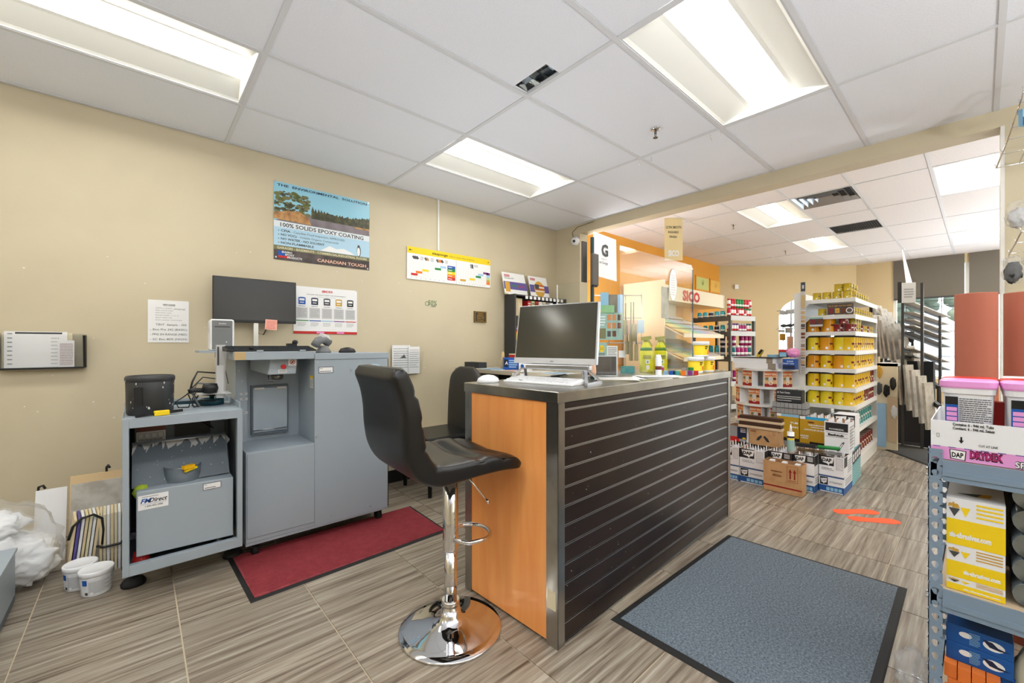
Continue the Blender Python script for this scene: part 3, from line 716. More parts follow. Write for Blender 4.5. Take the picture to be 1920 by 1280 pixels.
# bay
m=MB(); m.box(0,.055,.30,.75,.567,1.05,F); m.box(.055,S,.32,.75,.567,1.05,F); m.build('bay_back',t)
m=MB(); m.box(.075,.27,.285,.318,.60,.89,'machine_dk'); m.box(.083,.262,.278,.286,.615,.875,F); m.build('bay_door',t,bevel=.0015)
m=MB(); m.tube([(.083,.27,.63),(.262,.27,.63)],.003,'alu'); m.build('bay_rail',t)
for x in (.088,.205): MB().box(x,x+.05,.27,.279,.868,.878,'alu').build('bay_hinge',t)
m=MB(); m.box(-.05,S,0,.75,1.05,1.094,F); m.build('keyboard_deck',t,bevel=.002)
for x in (.05,.26): MB().box(x,x+.03,-.003,.004,1.094,1.103,F).build('deck_tab',t)
MB().box(-.05,-.0,-.001,.002,1.052,1.093,'tan').build('masking_tape',t)
m=MB(); m.hexa([(.115,.06,.965),(.255,.06,.965),(.255,.3,.985),(.07,.3,.985),(.125,.06,1.05),(.262,.06,1.05),(.262,.3,1.05),(.07,.3,1.05)],F); hd=m.build('dispense_head',t,bevel=.002)
MB().cyl((.19,.06,1.008),(.19,.048,1.008),.013,'red',16).build('stop_button',hd)
m=MB(); f=m.face((.165,.059,.974),(1,0,0),(0,0,1)); f.rect(0,.042,0,.018,'white',.001); f.lines(.003,.039,.002,.016,3,'dgrey',e=.0015); f2=m.face((.215,.059,1.012),(1,0,0),(0,0,1)); f2.rect(0,.042,0,.036,'white',.001); f2.ring(.021,.02,.013,.003,'red',e=.0015); f2.poly([(.011,.012),(.014,.010),(.031,.027),(.028,.03)],'red',.0016); f2.disc(.021,.02,.005,'black',.0014); m.build('warning_label',hd)
m=MB(); m.lathe((.175,.13,.93),[(.018,0),(.03,.006),(.032,.02),(.03,.035)],'steel_dark',20); m.tube([(.13,.12,.965),(.125,.11,.93),(.15,.10,.925)],.004,'steel_dark'); m.build('nozzle',t)
m=MB(); f=m.face((S-.001,.08,.88),(0,-1,0),(0,0,1)); f.rect(0,.06,0,.07,'white',.001); f.rect(0,.06,.055,.07,'yellow',.0016); f.lines(.005,.055,.005,.05,5,'grey',e=.0016); m.build('side_label',t)
m=MB(); f=m.face((S+.022,0,.965),(1,0,0),(0,0,1)); f.rect(0,.082,0,.037,'navy',.0008); f.rect(.003,.079,.003,.034,'white',.0012); f.text('PPG',.007,.024,.006,'navy',e=.0016); f.lines(.007,.07,.006,.014,1,'dgrey',e=.0016); m.build('rating_sticker',t)
m=MB(); f=m.face((S+.3,0,.985),(1,0,0),(0,0,1)); f.disc(.05,0,.052,'skyb',.0008,.026,n=28); f.disc(.05,0,.049,'white',.0012,.023,n=28); f.disc(.05,0,.045,'skyb',.0014,.02,n=28); f.text('Dromont',.012,-.009,.019,'navy',w=.076,shear=.25,bold=.03,e=.0018); m.build('oval_badge',t)
m=MB()
for x,z in ((S+.016,1.03),(S+.015,.97),(S+.21,.99),(S+.21,.975),(S+.01,.60),(S+.09,.12),(S+.33,.12),(.03,.92),(.015,.98)): m.cyl((x,-.003 if x>S else .297,z),(x,0.002 if x>S else .3,z),.004,'alu',8)
m.build('screws',t)['kind']='stuff'
for k,z in enumerate((.84,.81,.73)): m=MB(); m.face((.02,.299,z),(1,0,0),(0,0,1)).rect(0,.04,0,.012,'lgrey',.001).rect(.012,.026,.005,.008,'dgrey',.0015); m.build('bay_label',t)
for x,y in ((.05,.06),(W-.04,.06),(.05,.68),(W-.04,.68)):
    m=MB(); m.cyl((x-.014,y,.03),(x+.014,y,.03),.03,'rubber',18); cst=m.build('caster',t); MB().box(x-.02,x+.02,y-.012,y+.012,.045,.078,'black').build('caster_fork',cst)
# keyboard, monitor, printer, scanner, mouse on it
def keyboard(name,lab,loc,rz,w,d,m1,m2,tilt=0):
    k=thing(name,lab,'keyboard',loc,rz); mb=MB(); mb.hexa([(-w/2,-d/2,0),(w/2,-d/2,0),(w/2,d/2,0),(-w/2,d/2,0),(-w/2,-d/2,.009),(w/2,-d/2,.009),(w/2,d/2,.021+tilt),(-w/2,d/2,.021+tilt)],m1); mb.build('case',k,bevel=.003)
    mb=MB(); nx=18; kw=(w-.02)/nx; kd=(d-.02)/5
    for j in range(5):
        y=-d/2+.01+j*kd
        for i in range(nx):
            if j==0 and 4<i<10: continue
            x=-w/2+.01+i*kw; z=.009+(.012+tilt)*(y+d/2)/d; mb.box(x+.001,x+kw-.001,y+.001,y+kd-.001,z,z+.0065,m2)
        if j==0: x=-w/2+.01; mb.box(x+4*kw+.001,x+10*kw,y+.001,y+kd-.001,.009,.016,m2)
    mb.build('keys',k)['kind']='stuff'; return k
keyboard('keyboard','black keyboard on the front deck of the tinting machine','0' and (.56,2.66,1.095),0,.44,.14,'plastic_black','machine_in',.006)
mo=thing('monitor','black widescreen monitor standing behind the tinting machine against the wall','monitor',(.645,3.40,1.095))
m=MB(); m.box(-.262,.262,.10,.13,.195,.512,'plastic_black'); m.build('casing',mo,bevel=.003)
MB().box(-.257,.257,.0985,.1,.212,.507,'screen').build('screen',mo); MB().box(-.015,.015,.13,.15,.0,.36,'alu').build('stand',mo)
MB().box(-.12,.13,.05,.2,0,.008,'alu').build('stand_base',mo)
MB().tube([(0,.14,.2),(.01,.14,.12),(.05,.14,.11),(.09,.14,.2)],.004,'plastic_black').build('monitor_cable',mo)
m=MB(); f=m.face((0,0,0),(1,0,-.06),(.04,0,1)); f.rect(0,.078,-.075,0,'sticky'); 
m=MB(); f=m.face((0,0,0),(1,0,-.05),(.05,0,1)); f.rect(0,.078,-.075,0,'sticky'); f.lines(.008,.07,-.068,-.006,6,'red',4,.25,e=.001); f2=m.face((0,.001,0),(1,0,-.05),(.05,0,1)); tag(m.build('sticky_note',None,(.698,3.492,1.318)),'pink handwritten sticky note hanging below the monitor','note')
pr=thing('label_printer','white and dark grey label printer left of the monitor','printer',(.375,3.02,1.097),R(-3))
m=MB(); m.box(-.06,.06,-.03,.16,0,.185,'plastic_white'); m.build('case',pr,bevel=.012); m=MB(); m.box(-.05,.05,-.034,-.028,.008,.178,'plastic_grey'); fa=m.build('front_cover',pr,bevel=.003)
m=MB(); f=m.face((-.05,-.034,0),(1,0,0),(0,0,1)); f.rect(.012,.088,.138,.142,'black',.001); f.text('brother',.034,.155,.008,'white',e=.001); f.disc(.07,.05,.003,'white',.001); m.build('slot',fa)
m=MB(); f=m.face((-.061,.1,.1),(0,-1,0),(0,0,1))
for k in range(7): f.rect(.01,.07,.01+k*.008,.014+k*.008,'lgrey',.001)
m.build('side_vent',pr)
tag(MB().box(-.10,.10,-.05,.2,-.012,0,F).build('wall_bracket_shelf',None,(.36,3.02,1.096)),'small grey shelf beside the machine carrying the label printer','shelf')
s_=thing('barcode_scanner','grey hand barcode scanner in its stand on the tall cabinet','scanner',(.87,2.75,1.08),R(20))
MB().lathe((0,0,0),[(.045,0),(.045,.012),(.03,.03),(.028,.045)],'plastic_grey',20).build('stand',s_)
m=MB(); m.tube([(.04,0,.06),(.0,0,.085),(-.04,0,.075),(-.06,0,.045)],.026,'plastic_grey',12); m.build('handset',s_); MB().tube([(.045,0,.06),(.02,0,.095),(-.02,0,.105)],.02,'lgrey',12).build('scanner_head',s_)
mm=MB(); mm.lathe((0,0,0),[(.032,0),(.034,.008),(.026,.026),(.008,.034),(0.001,.035)],'plastic_black',20,1.6,1); tag(mm.build('computer_mouse',None,(1.0,2.70,1.08)),'black computer mouse on the tall cabinet of the tinting machine','mouse')
tag(MB().box(-.03,.03,-.02,.02,0,.045,'plastic_black').lathe((.02,-.01,.045),[(.02,0),(.016,.02),(.001,.024)],'plastic_black',12).build('scanner_cradle',None,(.80,3.2,1.095)),'small black device on the deck right of the monitor stand','device')
# power strip tower and tangle left of the machine
tag(MB().box(-.02,.02,-.02,.02,0,.29,'lgrey').box(-.018,-.01,-.0215,-.0195,.0,.28,'dgrey').build('cable_channel',None,(.34,2.78,.84)),'upright grey-white cable channel on the left side of the tinting machine','channel')
tag(MB().box(-.016,.016,-.018,.018,0,.17,'lgrey').build('power_strip',None,(.325,2.70,.85)),'upright white power strip beside the cable channel','power strip')
cb=thing('cord_tangle','tangle of black cords hanging left of the tinting machine','cords')
for k in range(6):
    rr=random.Random(20+k); a=Vector((.31,2.72,.98-.03*k)); pts=[a+Vector((.0,0,0)),a+Vector((-.05-rr.random()*.03,0,.01)),a+Vector((-.10,-.01,-.04)),a+Vector((-.11+.02*k,-.01,-.09-.01*k)),a+Vector((-.08,0,-.13+.008*k))]
    MB().tube(pts,.003 if k%2 else .0045,'plastic_black' if k!=2 else 'plastic_grey',6).build('power_cord',cb)
MB().tube([(.02,.02,0),(.015,0,-.1),(.03,-.02,-.2)],.002,'plastic_black',6).build('printer_cord',pr)
b=thing('webcam','black round scanner lying on the wire shelf above the shaker','scanner',(.28,2.66,.905)); MB().lathe((0,0,0),[(.0015,-.028),(.03,-.024),(.036,0),(.03,.024),(.0015,.028)],'plastic_black',20,1,.7).build('head',b); MB().tube([(-.02,0,-.01),(-.07,.0,-.005),(-.09,0,-.012)],.012,'plastic_black',8).build('handle',b)
tag(MB().box(-.09,.05,-.04,.06,0,.004,'lgrey').build('wire_shelf',None,(.32,2.7,.872)),'small white shelf carrying the black scanner','shelf')
MB().tube([(-.08,0,-.01),(-.11,-.01,-.035),(-.14,-.02,-.055),(-.13,-.02,-.085),(-.09,-.02,-.088),(-.08,-.01,-.055),(-.09,0,-.025)],.003,'plastic_black',6).build('scanner_cord',b)
# ================================================================ LEFT WALL ITEMS
def sheet(name,lab,cat,px,py,px2,py2,bg,fn,th=.002,off=.003,group=None,Y=None,m2='white'):
    """flat sheet on the left wall between top-left and bottom-right pixels"""
    Y=Y or WY
    x0,z1=onY(px,py,Y); x1,z0=onY(px2,py2,Y); w=x1-x0; h=z1-z0
    t=thing(name,lab,cat,(x0,Y-off,z0),0,group)
    MB().box(0,w,-th,0,0,h,bg).build('sheet',t)
    m=MB(); f=m.face((0,-th,0),(1,0,0),(0,0,1)); fn(f,w,h); m.build('print',t); return t,w,h


def env(f,w,h):
    f.rect(0,w,.50*h,.93*h,'banner_sky',.0003); f.rect(0,w,.33*h,.50*h,'banner_white',.0003); f.rect(0,w,.17*h,.42*h,'banner_blue',.0004); f.rect(0,w,.13*h,.185*h,'olive',.0005); f.rect(0,w,0,.13*h,'darkbrown',.0005)
    f.poly([(0,.50*h),(w,.50*h),(w,.66*h),(.4*w,.66*h),(.3*w,.62*h)],'lake',.0006)
    rr=random.Random(6)
    pts=[(.36*w,.60*h)]; x=.36
    while x<1: pts.append((x*w,(.665+.03*rr.random()+.05*x)*h)); pts.append(((x+.012)*w,(.72+.03*rr.random()+.04*math.sin(x*7))*h)); x+=.03
    pts+= [(w,.62*h),(w,.575*h),(.8*w,.60*h)]
    # fan triangles
    base=.60*h
    for a,b in zip(pts,pts[1:]):
        if b[0]>a[0]: f.poly([(a[0],base),(b[0],base),b,a],'forest',.0009)
    for i in range(110):
        a=rr.uniform(0,.33)*w; b=rr.uniform(.62,.90)*h; r_=rr.uniform(.012,.034)*w
        if b>(.93-.3*(a/w)**1.3)*h: continue
        if a+r_>.37*w or b+r_*.8>.925*h: continue
        if a-r_<0: a=r_
        f.disc(a,b,r_,('forest2','forest','olive')[i%3],.0010+.00001*i,r_*.6,7)
    f.poly([(0,.52*h),(.36*w,.51*h),(.33*w,.60*h),(.24*w,.66*h),(.12*w,.64*h),(0,.60*h)],'rock',.0022)
    f.rect(.83*w,w,.575*h,.60*h,'rock',.0022)
    f.text('THE  ENVIRONMENTAL  SOLUTION',.03*w,.945*h,.03*h,'navy',w=.94*w,bold=.02)
    f.text('100% SOLIDS EPOXY COATING',.06*w,.43*h,.05*h,'inkgrey',w=.87*w,bold=.02)
    for i,(a,b) in enumerate((('CFIA',' - Canadian Food Inspection APPROVED'),('NO VOCs',' - Volatile Organic Compounds'),('NO WATER - NO SOLVENT',''),('NON-FLAMMABLE',''))):
        z=(.365-.052*i)*h; f.disc(.045*w,z+.012*h,.005*w,'inkgrey',.001); f.text(a,.065*w,z,.028*h,'inkgrey',bold=.025,w=(.09,.15,.43,.32)[i]*w)
        if b: f.text(b,(.15,.21)[i]*w+.015*w,z,.026*h,'inkgrey',bold=0,w=(.55,.42)[i]*w)
    f.text('GARAGES - BASEMENTS - COMMERCIAL/INDUSTRIAL FLOORS',.03*w,.142*h,.028*h,'cream',w=.94*w,bold=.02)
    f.rect(.04*w,.1*w,.03*h,.115*h,'blue',.001); f.rect(.04*w,.14*w,.028*h,.055*h,'red',.0012)
    for i,s in enumerate(('ENVIRO','EPOXY','PRODUCTS')): f.text(s,(.075,.105,.125)[i]*w,(.092-.032*i)*h,.024*h,'white',bold=.02,e=.0016)
    f.text('CANADIAN TOUGH',.42*w,.035*h,.042*h,'peach',w=.54*w,bold=.02)
    # penguin
    f.disc(.875*w,.255*h,.024*w,'inkgrey',.0012,.075*h); f.disc(.872*w,.25*h,.018*w,'white',.0016,.062*h); f.disc(.872*w,.325*h,.014*w,'inkgrey',.0018,.02*h); f.poly([(.855*w,.325*h),(.865*w,.332*h),(.865*w,.318*h)],'orange',.002)
    f.poly([(.45*w,.19*h),(.83*w,.19*h),(.78*w,.225*h),(.7*w,.26*h),(.62*w,.24*h),(.55*w,.27*h)],'white',.0011)
    for a,b in ((.01,.99),(.99,.99),(.02,.03),(.98,.02)): f.disc(a*w,b*h,.009*w,'alu',.001)
t,w_,h_=sheet('vinyl_banner','glossy epoxy coating banner with lake scene, highest poster on the left wall','poster',513,338,692,507,'banner_sky',env,th=.001)
x0,z1=onY(762,461,WY); 
def sia(f,w,h):
    f.rect(0,w,.80*h,h,'yellow',.0004); f.text('siasponge',.27*w,.865*h,.075*h,'black',w=.18*w,bold=.02); f.text('- Full of colour, free of solvent',.455*w,.865*h,.05*h,'dgrey',w=.33*w,bold=0)
    f.disc(.03*w,.9*h,.008*w,'black'); f.disc(.97*w,.9*h,.006*w,'black'); f.rect(.04*w,.055*w,.89*h,.91*h,'black')
    for (a,b,n1,n2) in ((.02,.43,8,6),(.57,.94,11,6)):
        for i in range(n1+1): x=(a+(b-a)*i/n1)*w; f.rect(x,x+.0012,.08*h,.56*h,'lgrey',.0006)
        for j in range(n2+1): z=(.10+.45*j/n2)*h; f.rect(a*w,b*w,z,z+.0012,'lgrey',.0007)
        for i in range(n1): x=(a+(b-a)*(i+.35)/n1)*w; f.rect(x,x+.012,.045*h,.06*h,'grey',.0008)
    for a,z,c in ((.04,.12,'red'),(.09,.20,'orange'),(.16,.28,'yellow'),(.30,.38,'green'),(.36,.46,'lblue'),(.6,.12,'gold'),(.72,.19,'yellow'),(.8,.3,'green'),(.83,.38,'lblue'),(.9,.46,'purple')):
        f.rect(a*w,(a+.07)*w,z*h,(z+.07)*h,c,.001)
    for i,c in enumerate(('red','orange','yellow','green','blue')): f.rect(.445*w,.54*w,(.10+.095*i)*h,(.195+.095*i)*h,c,.001); f.rect(.455*w,.50*w,(.135+.095*i)*h,(.155+.095*i)*h,'white',.0015)
    for i,c in enumerate(('orange','gold','lgreen','lblue','purple')): f.rect(.945*w,.992*w,(.10+.085*i)*h,(.185+.085*i)*h,c,.001)
    f.rect(.55*w,.556*w,0,.8*h,'lgrey',.0008)
    for a,k in ((.07,3),(.20,2),(.33,4)):
        for q in range(k): f.poly([((a+.018*q)*w,.62*h),((a+.018*q+.02)*w,.66*h),((a+.018*q)*w,.74*h),((a+.018*q-.02)*w,.70*h)],('dgrey','card','orange','dgrey')[q%4] if a>.1 else 'dgrey',.001+.0002*q)
        f.lines((a+.018*k+.015)*w,(a+.018*k+.05)*w,.62*h,.74*h,4,'grey',int(a*100))
    for q in range(2): f.poly([((.73+.02*q)*w,.60*h),((.75+.02*q)*w,.6*h),((.745+.02*q)*w,.74*h),((.725+.02*q)*w,.74*h)],'dgrey' if q else 'grey',.001)
    f.lines(.78*w,.83*w,.66*h,.74*h,3,'grey',9)
sheet('sanding_chart','wide chart board with yellow header and coloured grit scale on the left wall','poster',762,461,918,540,'white',sia,th=.01)
def sico(f,w,h):
    f.text('SICO',.42*w,.90*h,.042*h,'red',w=.17*w,bold=.05,shear=.15); f.text('CHOOSE THE RIGHT PAINT FOR YOUR PROJECT',.19*w,.83*h,.018*h,'inkgrey',w=.62*w,bold=.01)
    f.lines(.35*w,.65*w,.79*h,.80*h,1,'grey')
    cols=('blue','navy','inkgrey','gold','black')
    for i in range(5):
        a=.04+.19*i; f.rect((a+.03)*w,(a+.135)*w,.62*h,.76*h,cols[i],.0006); f.disc((a+.0825)*w,.76*h,.052*w,cols[i],.0007,.014*h); f.rect((a+.045)*w,(a+.12)*w,.70*h,.745*h,'white',.001); f.rect((a+.05)*w,(a+.11)*w,.655*h,.67*h,'white',.001)
        f.lines((a+.03)*w,(a+.13)*w,.575*h,.595*h,1,'inkgrey',i); f.rect(a*w,(a+.165)*w,.33*h,.555*h,'lgrey',.0005); f.lines((a+.02)*w,(a+.145)*w,.36*h,.54*h,7,'grey',30+i,.3)
        f.rect(a*w,(a+.18)*w,.27*h,.29*h,('green','blue','skyb','purple','red')[i],.0008); f.lines((a+.02)*w,(a+.14)*w,.16*h,.25*h,4,'grey',50+i,.3)
    f.rect(0,w,0,.055*h,'red',.0006); f.rect(.34*w,.46*w,.012*h,.045*h,'pink',.001); f.rect(.66*w,.78*w,.012*h,.045*h,'pink',.001)
    for a,b in ((.01,.985),(.985,.985),(.012,.02),(.985,.02)): f.disc(a*w,b*h,.006*w,'dgrey',.001)
sheet('paint_chart','white paint chooser poster with five cans, right of the black monitor','poster',550,535,669,627,'white',sico)
def note(f,w,h):
    f.text('NEW COLOR',.36*w,.88*h,.03*h,'inkgrey',w=.3*w,bold=.03); f.rect(.36*w,.66*w,.865*h,.87*h,'inkgrey')
    L=['FORMULA CARBON','FIND COLOR CODE','FIND PAINT CODE','ENTER BASE 1, 2 or 3','SELECT PAINT SIZE','SAVE UNDER CUSTOMER']
    for i,s in enumerate(L): f.text(s,.18*w,(.80-.056*i)*h,.022*h,'grey',w=(.4,.42,.38,.55,.4,.65)[i]*w,bold=0)
    f.text('(shopping)',.62*w,.79*h,.03*h,'inkgrey',w=.28*w,shear=.3,bold=0)
    for i,s in enumerate(['TINT  Sample - 5EE','- Sico Pro 242 (BASIC)','- PPG SH RANGE (MED)','- SC Evo 80% (HIGH)']): f.text(s,(.18 if i==0 else .05)*w,(.40-.115*i)*h,.045*h,'inkgrey',w=(.76 if i==0 else .9)*w,shear=.15,bold=0)
sheet('handwritten_note','white sheet with printed and handwritten colour codes on the left wall','note',277,561,354,642,'white',note,th=.0006)
def plaque(f,w,h):
    f.frame(.04*w,.96*w,.04*h,.96*h,.003,'gold'); 
    for i,s in enumerate(['In Memory','MEMBER OF','GOOD DECOR','Certificate 2012','for the trade']): f.text(s,.5*w,(.78-.15*i)*h,.06*h,'gold',w=(.4,.5,.6,.6,.5)[i]*w,align='C',bold=.02)

sheet('plaque','small dark square plaque with gold lettering on the left wall','plaque',888,583,911,605,'bronze',plaque,th=.01)
x0,z1=onY(797,563,WY); m=MB(); f=m.face((0,0,0),(1,0,0),(0,0,1)); f.text('50%',.03,-.045,.05,'inkgreen',bold=0,shear=.1,w=.1); f.ring(.02,-.03,.022,.004,'inkgreen'); f.text('see',.07,-.06,.025,'inkgrey',bold=0); tag(m.build('wall_scribble',None,(x0,WY-.002,z1)),'green pen scribble on the bare wall below the grit chart','drawing')
x0,_=onY(821,420,WY); tag(MB().box(-.009,.009,-.012,0,2.07,CZ,'trim_white').build('wall_conduit',None,(x0,WY,0)),'thin white conduit running from the ceiling down to the grit chart','conduit')
# acrylic file holder at the far left
x0,zt=onY(-6,627,WY); x1,zb=onY(163,688,WY); W=x1-x0; H=zt-zb
t=thing('wall_file_holder','clear acrylic wall pocket with black ends holding papers at the far left','holder',(x0,WY,zb))
m=MB(); m.box(0,W,-.006,-.003,0,H*1.05,'film'); m.quad([(0.01,-.05,0),(W-.01,-.05,0),(W,-.09,H),(0,-.09,H)],'film'); m.box(0.01,W-.01,-.05,-.003,0,.004,'film'); m.build('pocket',t)
for x in (0,W-.012): MB().hexa([(x,-.05,0),(x+.012,-.05,0),(x+.012,-.003,0),(x,-.003,0),(x,-.09,H),(x+.012,-.09,H),(x+.012,-.003,H),(x,-.003,H)],'plastic_black').build('end_cap',t)
MB().box(.01,W-.01,-.052,-.003,-.004,.004,'plastic_black').build('bottom_strip',t)
for k,(a,b,h,c,lab) in enumerate(((.03,.27,.205,'white','form with dotted margin, foremost in the clear wall pocket'),(.02,.29,.20,'cream','sheet behind the form in the clear wall pocket'),(.235,.30,.155,'white','narrow price list at the right of the clear wall pocket'))):
    m=MB(); y=(-.030,-.018,-.042)[k]; m.box(0,b-a,y,y+.001,0,h,c); f=m.face((0,y,0),(1,0,0),(0,0,1))
    if k==0:
        for q in range(8): f.disc(.205,.02+q*.021,.0022,'black',.0008,n=8); f.rect(.175,.20,.018+q*.021,.024+q*.021,'lgrey',.0008); f.rect(.012,.03,.02+q*.024,.026+q*.024,'grey',.0008)
        f.rect(.04,.22,h-.014,h-.004,'dgrey',.0006)
    elif k==2: f.lines(.006,.06,.01,.14,16,'maroon',5,.3)
    tag(m.build('paper',None,(x0+a,WY-.003,zb+.006)),lab,'paper')
# paper holder behind the stool
x0,zt=onY(733,648,WY); x1,zb=onY(786,700,WY)
t=thing('paper_pocket','clear wall pocket stuffed with papers behind the black stool','holder',(x0,WY,zb)); w_=x1-x0; h_=zt-zb
m=MB(); m.quad([(0,-.04,0),(w_,-.04,0),(w_+.02,-.06,h_*.8),(0,-.06,h_*.8)],'film'); m.box(0,w_,-.04,-.003,0,.004,'film'); m.build('pocket',t)
for k,(a,b,hh) in enumerate(((.0,.62,1.02),(.55,.95,.97))):
    m=MB(); m.box(a*w_,b*w_,-.025-.008*k,-.022-.008*k,.005,hh*h_,'white'); f=m.face((a*w_,-.025-.008*k,0),(1,0,0),(0,0,1)); f.lines(.01,(b-a)*w_-.01,.06,hh*h_-.02,9,'grey',k+60,.25)
    if k==0: f.poly([(.07,.15),(.14,.15),(.12,.19),(.10,.17)],'dgrey')
    tag(m.build('paper',None,(x0,WY,zb)),['white papers with a small drawing in the pocket behind the stool','crumpled list at the right of the pocket behind the stool'][k],'paper')
# ================================================================ LEFT FLOOR CORNER
def irregular(name,c,r,seed,m,sz=(1,1,1),amp=.18,fl=None,parent=None,sub=1):
    bm=bmesh.new(); bmesh.ops.create_icosphere(bm,subdivisions=5 if m=='rag' else 4,radius=1)
    from mathutils import noise
    for v in bm.verts:
        d=v.co.normalized(); k=1+amp*noise.noise(d*1.7+Vector((seed,0,0)))*1.1+(amp*.35*abs(noise.noise(d*6+Vector((seed,seed,0))))+amp*.25*abs(noise.noise(d*19+Vector((seed,3,0)))) if m=='rag' else 0)+amp*.45*noise.noise(d*5+Vector((0,seed,0)))+amp*.25*abs(noise.noise(d*11+Vector((0,0,seed))))
        v.co=Vector((d.x*k*r*sz[0],d.y*k*r*sz[1],d.z*k*r*sz[2]))
        if fl is not None and v.co.z<fl: v.co.z=fl+(v.co.z-fl)*.03
    me=bpy.data.meshes.new(name); bm.to_mesh(me); bm.free(); me.materials.append(MATS[m])
    for p in me.polygons: p.use_smooth=True
    o=bpy.data.objects.new(name,me); C.objects.link(o); o.location=c
    if parent: o.parent=parent
    return o
t=thing('bag_of_rags','large clear plastic bag packed with white cotton rags on the floor at far left','bag',(-.475,3.0,0))
irregular('rag_bundle',(0,0,.13),.17,1,'rag',(1.0,.8,.75),.3,-.13,t); irregular('rag_bundle',(-.05,0,.30),.11,5,'rag',(1.1,.8,.55),.3,None,t)
irregular('plastic_film',(-.01,0,.19),.205,9,'bagfilm',(1.0,.85,1.15),.2,-.19,t)
m=MB(); f=m.face((-.02,-.165,.03),(.9,-.35,.05),(0,.12,1)); f.rect(-.06,.06,0,.11,'white',.0); f.text('WHITE',-.05,.065,.014,'dgrey',shear=.35,bold=0); f.text('SHIRT',-.05,.035,.014,'dgrey',shear=.35,bold=0); m.build('label',t)
# grey corner machine at the left edge
p=A(20,1100,1.35)
t=thing('grey_cabinet','corner of a low grey steel cabinet cut by the left edge of the picture','cabinet',(-.40,2.82,0))
MB().box(-.6,0,-.85,0,.035,.225,F).build('body',t,bevel=.004)
MB().box(-.6,.006,-.86,.006,.226,.24,F).build('top',t,bevel=.002)
MB().box(-.6,.0,-.84,-.01,.012,.034,'machine_dk').build('plinth',t)
MB().lathe((-.03,-.12,.0),[(.02,0),(.02,.02)],'rubber',12).build('foot',t)
def tub(lab,x,y,rz,seed):
    t=thing('sample_tub',lab,'tub',(x,y,0),rz)
    MB().lathe((0,0,0),[(.048,0),(.050,.004),(.057,.095),(.057,.1)],'plastic_white',32).build('body',t)
    MB().lathe((0,0,0),[(.057,.088),(.060,.09),(.061,.108),(.058,.112),(.055,.110),(.001,.110)],'plastic_white',32).build('lid',t)
    m=MB(); 
    def arc(a0,a1,z0,z1,c,e):
        n=8
        for i in range(n):
            p=a0+(a1-a0)*i/n; q=a0+(a1-a0)*(i+1)/n; r0=.0505+.007*z0/.095+e; r1=.0505+.007*z1/.095+e
            m.quad([(r0*math.cos(p),r0*math.sin(p),z0),(r0*math.cos(q),r0*math.sin(q),z0),(r1*math.cos(q),r1*math.sin(q),z1),(r1*math.cos(p),r1*math.sin(p),z1)],c)
    arc(R(-165),R(-15),.008,.082,'label_grey',.0006); arc(R(-160),R(-140),.055,.08,'blue',.0012); 
    for k in range(9): arc(R(-135),R(-135+100-20*(k%3)),.066-.006*k,.068-.006*k,'grey',.0012)
    arc(R(-150),R(-138),.012,.024,'dgrey',.0014); arc(R(-130),R(-118),.012,.024,'white',.0014)
    m.build('label',t); return t

p=onZ(152,1108); tub('white lidded tub on the floor, left and behind the other tub',-.20,2.81,0,1)
p=onZ(182,1118); tub('white lidded tub with a blue square on its label, front one of the pair',-.141,2.70,R(20),2)
# boards leaning against the wall
def lean(name,lab,cat,x0,x1,y0,h,th,m,dy=.12,grp=None,extra=None):
    t=MB(); t.hexa([(0,0,0),(x1-x0,0,0),(x1-x0,th,0),(0,th,0),(0,dy,h),(x1-x0,dy,h),(x1-x0,dy+th,h),(0,dy+th,h)],m)
    return tag(t.build(name,None,(x0,y0,0)),lab,cat,grp)
lean('leaning_board','white board leaning against the wall behind the rag bag','board',-.40,-.285,3.21,.36,.008,'white_card',.10)
lean('leaning_board','pale wood sample board with grey grain leaning against the wall','board',-.27,-.04,3.16,.42,.012,'wood_pale',.10)
t=lean('leaning_board','grey veined laminate sheet on the front of the pale wood board','board',-.265,-.05,3.145,.38,.006,'plank',.10)
for k in range(2):
    bx=-.212+.116*k; t=thing('tile_sample_pack',['strapped pack of cream tile samples leaning left beside the shaker','strapped pack of cream tile samples standing against the shaker'][k],'samples',(bx,2.905,0),R(6 if k==0 else 2))
    for q in range(7):
        m=MB(); x=-.045+q*.0135; sh=.03 if k==0 else 0; m.hexa([(x,0,0),(x+.0095,0,0),(x+.0095,.16,0),(x,.16,0),(x+sh,0.0,.285),(x+.0095+sh,0.0,.285),(x+.0095+sh,.16,.285),(x+sh,.16,.285)],('ltan','cream','white_card')[q%3] if q!=1 or k else 'purple_ink'); m.build('sample',t)
    m=MB(); m.tube([(-.055+.02,-.006,.20),(-.05+.03,-.010,.26),(-.02+.03,-.012,.292),(.02+.03,-.012,.298),(.05+.03,-.008,.27),(.06+.025,-.006,.21),(.06+.02,-.006,.14)] if k==0 else [(-.055,-.004,.14),(-.03,-.014,.13),(.03,-.014,.13),(.056,-.004,.15)],.006,'plastic_black',8); m.build('strap',t)
tag(MB().tube([(0,0,0),(0,-.004,.025),(.006,-.012,.036),(.014,-.02,.022)],.006,'plastic_black',6).build('plastic_clip',None,(-.13,3.27,.42)),'black plastic clip on top of the pale wood board','clip')
tag(MB().tube([(-.012,0,.0),(-.01,-.003,.018),(.006,-.006,.024),(.014,-.006,.005)],.006,'plastic_black',6).build('plastic_clip',None,(-.38,3.32,.36)),'black plastic clip on top of the white board','clip')
